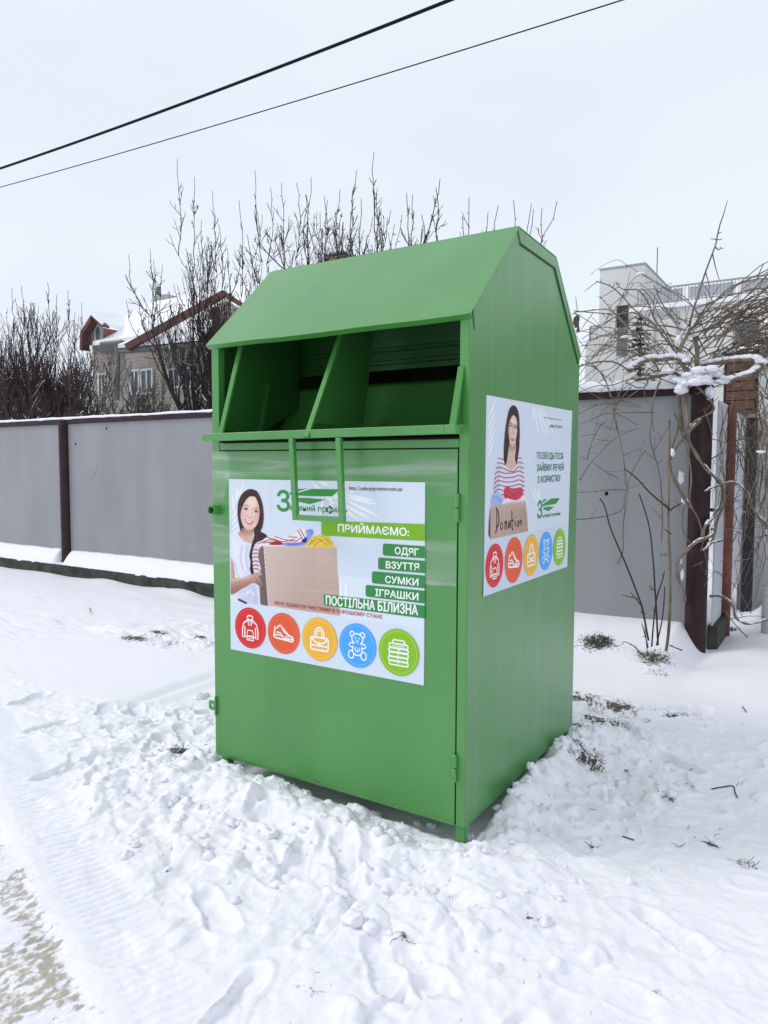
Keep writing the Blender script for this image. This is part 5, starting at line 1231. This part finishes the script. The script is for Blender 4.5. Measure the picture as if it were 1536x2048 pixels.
tree('fruit_tree', gx(790, 8.2), 8.2, 6.1, 1.9, 7, (5, 4, 3), 11, 'bare fruit tree with one very long forked shoot above the bin roof', r0=.10, fork=1.8, tilt=.8,
     heroes=((748,303,8.2),(813,386,8.2),(880,358,8.3),(872,375,8.3),(825,390,8.2),(752,395,8.1),(843,430,8.3)))
tree('fruit_tree', gx(960, 9.0), 9.0, 4.6, 1.5, 5, (3, 3, 2), 13, 'bare fruit tree with a few single shoots showing above the bin ridge at the right', r0=.09, fork=1.6,
     heroes=((938,394,9),(925,432,9),(976,425,9),(997,410,9),(1027,400,9),(1063,407,9),(1084,416,9),(1067,418,9),(1114,402,9)))
THK = dict(barkm=BARKR, snowk=.95, minr=.0068, tilt=.95, upk=.15, wig=.09)
tree('thicket_tree', gx(62, 9.5), 9.5, 6.1, 2.9, 11, (6, 5, 5), 21, 'dense dark bare tree with brush-like crown at the left edge', r0=.13, fork=.9,
     heroes=((43,572,9.5),(95,565,9.4),(136,580,9.5),(24,575,9.6),(113,590,9.5)), **THK)
tree('thicket_tree', gx(-20, 8.6), 8.6, 5.5, 2.6, 9, (6, 5, 5), 22, 'dense bare tree cut by the left edge of the frame with snowy lower limbs', r0=.12, fork=.9, **THK)
tree('thicket_tree', gx(140, 10.8), 10.8, 5.9, 1.9, 9, (6, 5, 5), 23, 'bare brushy tree between the left thicket and the brick house', r0=.10, fork=.9, heroes=((163,605,10.8),(150,625,10.8)), **THK)
BSH = dict(group='bare bushes behind the fence', upk=.06, wig=.16, tilt=1.15, snowk=1.0)
tree('bare_bush', gx(105, 5.8), 5.8, 3.1, 2.0, 9, (6, 5, 4), 31, 'low tangle of snowy branches just behind the fence at the far left', r0=.075, fork=.9, minr=.006, **BSH)
tree('bare_bush', gx(190, 6.6), 6.6, 3.3, 1.9, 9, (6, 5, 4), 32, 'low olive-brown bush with yellowish twigs above the left fence', BARKO, r0=.055, fork=.9, **BSH)
tree('bare_bush', gx(268, 6.0), 6.0, 3.2, 1.9, 8, (5, 4, 4), 33, 'thin twiggy bush in front of the house windows, above the left fence', r0=.05, fork=.9, minr=.005, **BSH)
tree('bare_bush', gx(345, 6.4), 6.4, 3.3, 2.0, 8, (5, 4, 4), 34, 'reddish twiggy bush low behind the fence, left of the bin', BARKR, r0=.055, fork=.9, minr=.005, **BSH)
tree('bare_bush', gx(20, 6.4), 6.4, 3.2, 2.0, 8, (6, 5, 4), 35, 'snow-laden bush at the left frame edge just above the fence', r0=.075, fork=.8, **BSH)
tree('bare_bush', gx(225, 7.2), 7.2, 3.1, 2.0, 8, (5, 4, 4), 37, 'snowy grey-brown bush in front of the brick house corner', r0=.055, fork=.9, minr=.005, **BSH)
tree('bare_bush', gx(395, 6.8), 6.8, 3.4, 1.8, 9, (6, 5, 4), 38, 'snowy bush low behind the fence, touching the left edge of the bin', r0=.055, fork=.9, minr=.005, **BSH)
tree('slim_tree', gx(272, 9.5), 9.5, 4.6, 1.2, 6, (4, 3, 3), 36, 'slim grey young tree in front of the house windows', vary(mat('grey_bark', (.1, .095, .09), .9), (.07, .066, .062), (.16, .155, .15), scale=8), r0=.075, fork=1.8, tilt=.7)

# far bare woodland closing the horizon
rng.seed(99); m = MB()
def far_wood(m, x0, x1, y0, y1, n, h0, h1):
    for k in range(n):
        x, y = rnd(x0, x1), rnd(y0, y1); h_ = rnd(h0, h1)
        for j in range(9):
            a = rnd(0, 6.28); q = rnd(.2, 1.4); m.tube([(x, y, -.1), (x+q*.4*math.cos(a), y+q*.4*math.sin(a), h_*.5), (x+q*math.cos(a), y+q*math.sin(a), h_*rnd(.75, 1))], [.09, .05, .015], 3, cap=False)
far_wood(m, -75, -30, 26, 40, 130, 5, 8.5)
far_wood(m, 6, 40, 16, 40, 420, 4, 7.5)  # unseen trees right of frame, added for a dark reflection in the bin side
fwo = m.build('distant_woodland', BARKR); tag(fwo, 'far band of bare brushy trees behind the gardens, more added unseen at right to darken the bin reflection', 'woodland', kind='stuff')

# spruce with snow in front of the modern building
rng.seed(41); xf, yf = gx(1275, 17), 17.0; zt_ = aY(1275, 628, 17)[2]
fr_ = empty('spruce_tree', (xf, yf, -.1), 'dark green conical spruce dusted with snow, in front of the pale tower', 'tree')
m = MB(); m.tube([(xf, yf, -.1), (xf, yf, zt_)], [.14, .01], 8); m.build('trunk', BARK, fr_)
NEED = vary(mat('spruce_needles', (.02, .035, .025), .8), (.012, .022, .016), (.04, .06, .045), scale=6)
mn, ms = MB(), MB(); z = .7
while z < zt_-.05:
    q = (zt_-z)/zt_; Rr = .15+1.55*q
    for k in range(int(7+13*q)):
        a = rnd(0, 6.28); L_ = Rr*rnd(.55, 1.12); nseg = max(3, int(L_/.14))
        for s_ in range(nseg):
            t_ = (s_+rnd(.2, .9))/nseg; c = np.array([xf+math.cos(a)*L_*t_, yf+math.sin(a)*L_*t_, z-.32*L_*t_*t_+.10*L_*t_])
            for i in range(4):
                b = rnd(0, 6.28); l_ = rnd(.06, .16); e = c+np.array([math.cos(b)*l_, math.sin(b)*l_, rnd(-.09, .05)]); w_ = np.array([-math.sin(b), math.cos(b), rnd(-.4, .4)])*.022
                mn.add([c-w_, c+w_, e], [(0, 1, 2)])
            if rng.rand() < .34 and t_ > .3: blob(ms, c+np.array([0, 0, .03]), (rnd(.03, .075), rnd(.03, .075), .022), k, 1, .2)
    z += .13
mn.build('needles', NEED, fr_); ms.build('snow', RSNOW, fr_, smooth=True)['kind'] = 'stuff'

# ---------------------------------------------------------------- vine over the corner post
rng.seed(52)
VB = vary(mat('vine_bark', (.17, .13, .095), .85), (.11, .08, .058), (.26, .205, .15), scale=16, stretch=(1, 1, .4), bump=.3)
VC = vary(mat('vine_cane', (.15, .11, .075), .8), (.09, .062, .042), (.22, .17, .115), scale=5)
vine = empty('climbing_vine', (.15, 3.65, -.1), 'leafless brown vine twisting up the maroon corner post, canes arching out and snow on top', 'vine')
K4 = (1120, 440, 3.692); K5 = (1120, 840, 3.656)
def vp(pts, K, Y, dy=0):
    n = len(pts); Ys = Y if hasattr(Y, '__len__') else [Y]*n
    return np.array([aY(K[0]+p[0]/K[2], K[1]+p[1]/K[2], Ys[i]) for i, p in enumerate(pts)])
def ysweep(n, a, b): return list(np.linspace(a, b, n))
stems = MB(); canes = MB(); vs = MB()
ST = [([(1030,0),(930,100),(830,230),(800,330),(840,450),(900,560),(960,640)], [3.62,3.6,3.62,3.64,3.62,3.6,3.66], .020),
      ([(905,60),(930,130),(1000,260),(1080,370),(1170,460),(1192,560),(1130,690),(1060,780),(1040,860)], [3.6,3.6,3.58,3.62,3.8,3.9,3.8,3.64,3.6], .020),
      ([(1115,800),(1100,850),(1000,890),(900,980),(855,1060),(870,1180),(905,1262),(912,1330)], [3.7,3.64,3.58,3.6,3.64,3.66,3.68,3.7], .021),
      ([(1190,480),(1200,600),(1150,740),(1120,860),(1060,950)], [3.8,3.85,3.8,3.75,3.66], .016),
      ([(870,-60),(860,60),(820,200),(790,330),(800,480)], [3.66]*5, .013), ([(835,-60),(890,100),(940,260),(960,420),(950,600),(1010,720),(1045,860),(1030,960)], [3.6,3.58,3.57,3.57,3.58,3.6,3.62,3.62], .009),
      ([(1095,1290),(1180,1290),(1260,1350),(1290,1450),(1380,1490),(1521,1460)], [3.9,3.9,3.95,4.0,4.1,4.3], .016),
      ([(1060,520),(1180,470),(1290,465),(1380,550),(1420,660),(1521,780)], [3.7,3.8,3.9,4.0,4.1,4.2], .013),
      ([(1050,960),(1110,900),(1190,880)], [3.62,3.7,3.8], .015)]
k5 = 0
for pts, Ys, r in ST:
    P = spline(vp(pts, K5, Ys), 6); rr = r*.64*(1+.22*np.sin(np.arange(len(P))*1.1+k5)); k5 += 1.3; stems.tube(P, rr, 8); snow_on(vs, P+rng.normal(0, .003, P.shape), rr*.6, .005)
ST4 = [([(900,1560),(880,1350),(870,1200),(930,1130)], 3.64, .026), ([(950,1540),(930,1350),(960,1180)], 3.6, .02), ([(870,1000),(900,920),(940,850),(960,800)], 3.62, .024), ([(1010,1100),(1015,980),(1000,880),(985,830)], 3.66, .026),
       ([(960,1160),(900,1060),(870,990)], 3.64, .03), ([(1085,1130),(1030,1120),(1010,1060)], 3.7, .026), ([(740,1190),(700,1290),(680,1420),(690,1560)], 3.6, .012), ([(850,1130),(1000,1220),(1140,1390),(1000,1480),(960,1551)], [3.6,3.56,3.6,3.58,3.58], .014)]
for pts, Y, r in ST4:
    P = spline(vp(pts, K4, Y), 5); rr = r*.66*(1+.15*np.sin(np.arange(len(P))*1.3))*np.linspace(1, .45 if r < .016 else .9, len(P)); stems.tube(P, rr, 8)
# snow laden horizontal arms
ARMS = [([(940,1060),(860,1020),(760,1030),(680,1030),(600,1055),(500,1115)], 3.6, .018, .034), ([(1030,1080),(1130,1060),(1250,1040),(1380,1030),(1450,1035),(1500,1072)], [3.7,3.7,3.65,3.6,3.6,3.6], .016, .030),
        ([(1240,1195),(1330,1160),(1400,1140),(1460,1100),(1500,1072)], 3.62, .015, .026), ([(1080,1150),(1160,1175),(1240,1195)], 3.66, .02, .032), ([(850,1130),(740,1150),(640,1170),(560,1180)], 3.7, .014, .020)]
for pts, Y, r, rs in ARMS:
    P = spline(vp(pts, K4, Y), 6); stems.tube(P, r, 7); r *= .8
    for t_ in np.arange(0, len(P)-1.01, .42):
        if rng.rand() < .12: continue
        i = int(t_); q = P[i]+(P[i+1]-P[i])*(t_-i); s_ = rs*rnd(.5, .95); blob(vs, q+np.array([rnd(-.01, .01), rnd(-.008, .008), r+s_*.35]), (s_*1.5, s_*.85, s_*.62), int(t_*7), 2, .3)
CAN = [([(1175,10),(1155,130),(1150,200),(1085,400),(1040,560),(990,720),(970,800)], 3.6, .0085), ([(1175,185),(1150,205)], 3.6, .005),
 ([(1560,335),(1400,410),(1240,480),(1120,600),(1050,700),(980,800)], 3.5, .007), ([(1560,420),(1440,415),(1300,460),(1180,560),(1080,640),(990,800)], 3.6, .006), ([(1560,390),(1440,500),(1300,620),(1200,700),(1080,780),(950,830)], 3.45, .007),
 ([(1560,580),(1400,640),(1260,760),(1100,880)], 3.7, .006), ([(700,485),(740,600),(800,690),(870,760)], 3.6, .0065), ([(430,480),(470,515),(560,510),(620,570),(680,720),(760,830),(850,980)], 3.5, .0065), ([(290,470),(400,510),(480,580),(560,670),(700,780),(830,960)], 3.4, .0065),
 ([(275,550),(350,640),(440,740),(560,850),(700,960)], 3.5, .0055), ([(75,655),(200,670),(400,690),(560,690),(700,780),(830,800),(950,830)], 3.35, .007), ([(85,665),(240,650),(360,660),(480,760),(600,900)], 3.4, .006),
 ([(80,670),(200,740),(340,820),(420,870),(560,960)], 3.4, .005), ([(150,920),(300,910),(450,950),(600,1000),(700,1060)], 3.5, .005), ([(145,870),(280,800),(400,740),(560,660),(700,660)], 3.4, .005), ([(150,1100),(280,1060),(400,1050),(500,1110)], 3.5, .008),
 ([(150,1020),(300,1010),(420,960),(520,960)], 3.5, .0045), ([(145,1060),(230,1080),(300,1150),(350,1260),(380,1310)], 3.5, .006), ([(1560,690),(1380,820),(1250,900),(1120,1000)], 3.6, .006), ([(1560,860),(1400,900),(1200,960),(1050,1060)], 3.7, .006),
 ([(840,480),(760,540),(700,600),(680,720)], 3.7, .004), ([(840,490),(850,570),(760,700),(700,790)], 3.7, .003), ([(1055,520),(1070,600),(1000,800)], 3.7, .004), ([(1385,640),(1250,780),(1100,900),(1030,1000)], 3.6, .005), ([(1480,650),(1485,720),(1380,720),(1300,700),(1200,820)], 3.5, .005),
 ([(600,1080),(640,1200),(560,1230),(470,1190)], 3.55, .005), ([(550,1240),(500,1290),(430,1360),(390,1420),(400,1551)], 3.55, .007), ([(145,1450),(300,1370),(440,1340),(560,1250)], 3.55, .005), ([(145,1520),(260,1480),(380,1430),(690,1420)], 3.6, .004), ([(350,1551),(400,1400),(360,1340)], 3.6, .004)]
CAN5 = [([(395,0),(440,260),(460,450),(475,520),(450,780),(460,950),(430,1040)], 3.6, .005), ([(610,215),(540,340),(480,520),(460,660),(250,715),(110,718)], 3.6, .0045), ([(670,0),(650,150),(700,350),(720,500),(735,700),(737,890)], 3.6, .0055), ([(590,60),(400,130),(220,290),(120,440)], 3.6, .004),
 ([(330,20),(270,130),(195,280)], 3.62, .005), ([(120,530),(230,525),(350,512),(470,515)], 3.6, .004), ([(120,270),(230,288)], 3.6, .004), ([(250,315),(330,390),(410,425)], 3.6, .004), ([(790,20),(720,180),(700,260)], 3.62, .004), ([(920,620),(890,800),(950,935)], 3.56, .006), ([(1050,300),(1100,100),(1060,-80)], 3.7, .007),
 ([(1290,0),(1330,200),(1380,330),(1350,520),(1440,700),(1521,790)], 4.0, .006), ([(1410,0),(1440,180),(1480,350),(1450,600)], 3.9, .007), ([(1521,40),(1400,130),(1250,150)], 3.9, .004), ([(1270,460),(1250,600),(1280,720),(1230,860)], 3.9, .004), ([(1230,800),(1380,860),(1521,840)], 4.0, .004), ([(1050,960),(1090,1060),(1075,1125)], 3.6, .004), ([(980,1065),(1045,1035)], 3.55, .004),
 ([(1150,1090),(1250,1180),(1320,1300),(1390,1430)], 3.9, .004), ([(1250,1230),(1180,1330),(1230,1460)], 3.9, .004), ([(1180,1400),(1280,1500),(1380,1570)], 3.75, .006)]
for lst, K in ((CAN, K4), (CAN5, K5)):
    for pts, Y, r in lst:
        P = spline(vp(pts, K, Y if hasattr(Y, '__len__') else Y), 6)
        P[:, 1] += .10*np.sin(np.arange(len(P))/len(P)*3+rnd(0, 6)); canes.tube(P, np.linspace(r*.6, r, len(P)), 5, cap=False)
        for k in range(len(P)//3):
            q = P[rng.randint(len(P))]; d = rng.normal(0, 1, 3); d /= np.linalg.norm(d); l_ = rnd(.015, .05) if rnd(0, 1) < .75 else rnd(.1, .28)
            canes.tube(wob(bez(q, q+d*l_*.5, q+d*l_, 3), .008), [r*.6, r*.5, .0025], 3, cap=False)
hub = np.array([.22, 3.62, 2.25])
for k in range(135):      # the rest of the tangle
    right = rng.rand() < .80
    a = rnd(-.9, .9) if right else rnd(2.4, 3.9); L_ = rnd(.5, 1.9) if right else rnd(.4, 1.1)
    p0 = hub+np.array([rnd(-.15, .55) if right else rnd(-.3, .1), rnd(-.05, .35), rnd(-.2, .35)]); d = np.array([math.cos(a), math.sin(a)*.5, 0]); rise = rnd(-.25, .7); fall = rnd(.2, 1.2) if rng.rand() < .45 and right else rnd(0, .3)
    e = p0+d*L_+np.array([0, 0, rise-fall]); c = p0+d*L_*.55+np.array([0, 0, max(rise, .15)+rnd(0, .3)])
    P = bez(p0, c, e, 9); P += np.array([.05*L_*math.sin(7*t0+k) for t0 in np.linspace(0, 1, 9)])[:, None]*np.array([.4, .6, 1.0]); P = wob(P, .02); r = rnd(.003, .006); canes.tube(spline(P, 3), np.linspace(r, r*.5, 25), 4, cap=False)
    for j in range(4):
        q = P[rng.randint(2, 9)]; dd = rng.normal(0, 1, 3); dd /= np.linalg.norm(dd); canes.tube([q, q+dd*rnd(.03, .18)], [.003, .002], 3, cap=False)
    if rng.rand() < .12:
        i = rng.randint(1, 7); blob(vs, P[i]+np.array([0, 0, .012]), (rnd(.02, .05), rnd(.02, .04), .014), k, 1, .3)
for k in range(120):      # canes hanging down over the side fence
    p0 = np.array([rnd(.35, 1.5), rnd(3.6, 4.6), rnd(1.5, 2.3)]); e = p0+np.array([rnd(-.3, .3), rnd(-.2, .2), -rnd(.5, 1.5)]); c = (p0+e)/2+np.array([rnd(-.3, .3), rnd(-.1, .1), .1])
    P = wob(bez(p0, c, e, 9), .02); r = rnd(.0025, .005); canes.tube(spline(P, 2), np.linspace(r, r*.5, 17), 4, cap=False)
    for j in range(5):
        q = P[rng.randint(1, 9)]; dd = rng.normal(0, 1, 3); dd /= np.linalg.norm(dd); canes.tube([q, q+dd*rnd(.03, .2)], [.003, .0018], 3, cap=False)
    if rng.rand() < .12: blob(vs, P[rng.randint(1, 8)]+np.array([0, 0, .01]), (rnd(.015, .035), rnd(.015, .03), .012), k, 1, .3)
stems.build('twisted_stem', VB, vine, smooth=True); canes.build('canes', VC, vine)
# broken ridges of snow on the crown of the vine
for k in range(30):
    px = rnd(1335, 1440); cyy = 752+8*math.sin(px*.07)+rnd(-12, 12); s_ = rnd(.015, .038)*(1.25-abs(px-1392)/90)
    blob(vs, aY(px, cyy, 3.6+rnd(-.08, .10)), (s_*rnd(1.0, 1.7), s_*1.1, s_*rnd(.55, .85)), k, 2, .35)
for px, py, Y, rx, rz in ((1357,682,3.62,.025,.045),(1388,668,3.64,.03,.022),(1420,785,3.62,.035,.05),(1362,778,3.58,.045,.04),(1448,762,3.62,.06,.02),(1345,905,3.6,.015,.03),(1362,955,3.72,.02,.05),(1367,1000,3.73,.015,.035),(1380,850,3.62,.02,.015),(1412,762,3.56,.055,.028),(1385,756,3.56,.06,.032),(1365,1150,3.72,.012,.045),(1361,1120,3.72,.014,.03)):
    blob(vs, aY(px, py, Y), (rx, rx*.9, rz), px % 17, 3, .4, fr=2.6)
vs.build('snow', SNOW, vine, smooth=True)['kind'] = 'stuff'
# dark scrap of leaf caught on a cane
c = [aY(px, py, 3.3) for px, py in ((1155,628),(1147,636),(1146,646),(1150,656),(1155,652),(1152,664),(1158,662),(1156,648),(1157,636))]
m = MB(); m.prism(c, (.004, .012, 0)); o = m.build('dead_leaf', mat('dead_leaf', (.07, .055, .05), .8)); tag(o, 'dark curled dead leaf hanging from a cane just right of the bin roof', 'leaf')

# ---------------------------------------------------------------- shrub stems in front of the fence
shb = empty('bare_shrub', (-.01, 3.42, -.1), 'bare shrub of thin upright stems in the snow in front of the corner post', 'shrub')
YS_ = float(gs(1305, 1312)[1])
SH = [([(290,575),(325,640),(370,780),(460,1000),(560,1270),(610,1400),(650,1610)], .0075), ([(580,545),(650,790),(690,1100),(700,1300),(712,1650)], .0075), ([(762,1110),(740,1190),(705,1330),(672,1655)], .006), ([(765,1220),(745,1450),(708,1645)], .006),
      ([(450,1280),(520,1300),(572,1305)], .004), ([(518,1262),(560,1320),(605,1370)], .004), ([(600,1495),(640,1670)], .005), ([(620,1530),(632,1680)], .004), ([(470,355),(560,430),(650,520),(740,600),(800,660)], .0075), ([(895,605),(850,630),(800,660)], .006),
      ([(800,0),(797,350),(797,650),(797,850),(803,1100),(806,1400),(795,1560),(772,1690)], .0125), ([(760,795),(795,828),(822,830)], .004), ([(745,985),(790,995)], .003), ([(470,1620),(540,1660),(600,1715)], .005), ([(655,1210),(690,1260)], .003), ([(800,1650),(890,1690)], .005), ([(480,1700),(560,1730),(640,1755)], .003), ([(590,1405),(625,1420)], .003)]
for pts, r in SH:
    m = MB(); P = spline(vp(pts, K5, YS_ + (.06 if r > .01 else 0)), 5); P[:, 1] += .02*np.sin(np.arange(len(P))*.4)
    if P[-1][2] < .0: P = np.vstack([P, P[-1]+[0, 0, -.08]])
    m.tube(P, np.linspace(r*.6, r, len(P)), 6)
    for k in range(4): 
        q = P[rng.randint(len(P)-2)]; d = rng.normal(0, 1, 3); d[1] *= .3; d /= np.linalg.norm(d); m.tube([q, q+d*rnd(.008, .025)], [.003, .002], 3)
    m.build('stem', VC if r > .01 else TWIG, shb)
# leaf clumps sticking out of the snow
rng.seed(77)
def tuft(px, py, n, R0, label, h=.06, m1=LEAF):
    c = gp_(px, py, 0); m = MB()
    for k in range(n):
        a = rnd(0, 6.28); q = R0*rng.rand()**.7; p = np.array([c[0]+q*math.cos(a), c[1]+q*math.sin(a)*.7, 0]); p[2] = hgt(p[0], p[1])-.005
        b = a+rnd(-.8, .8); l_ = rnd(.03, h); e = p+np.array([math.cos(b)*l_*.8, math.sin(b)*l_*.8, l_*rnd(.3, 1)]); md_ = (p+e)/2+[0, 0, .015]
        e[2] = p[2]+l_*rnd(.05, .55); w_ = np.array([-math.sin(b), math.cos(b), rnd(-.5, .5)])*rnd(.002, .006)
        m.add([p-w_*.5, p+w_*.5, md_-w_, md_+w_, e], [(0, 1, 3, 2), (2, 3, 4)])
    o = m.build('withered_tuft', m1); tag(o, label, 'withered tuft'); return o
tuft(1196, 1286, 80, .10, 'dark withered leaf clump in a snow hollow between the bin and the bare shrub', .09)
tuft(1306, 1320, 70, .10, 'withered leaves heaped round the foot of the bare shrub', .08)
tuft(1456, 1262, 46, .08, 'small dark leaf tuft in the snow right of the corner post', .07)
tuft(1172, 1528, 50, .09, 'sparse grass tuft poking through trodden snow beside the bin side', .05)

# ---------------------------------------------------------------- overhead cables
CB = mat('cable_rubber', (.006, .006, .007), .8, .2)
for (l0, l1, Y, r, lab) in (((0, 337), (900, 0), 3.0, .0145, 'thick black overhead cable crossing the sky at upper left'), ((0, 374.5), (1245, 0), 4.2, .0062, 'thin overhead cable running just below the thick black one')):
    a, b = aY(*l0, Y), aY(*l1, Y); d = b-a; P = []
    for t_ in np.linspace(-.8, 2.2, 60):
        p = a+d*t_; p[2] += .10*(((t_-.5)/.5)**2-1)*.35; P.append(p)
    m = MB(); m.tube(P, r, 8); o = m.build('overhead_cable', CB, None, smooth=True); tag(o, lab, 'cable')
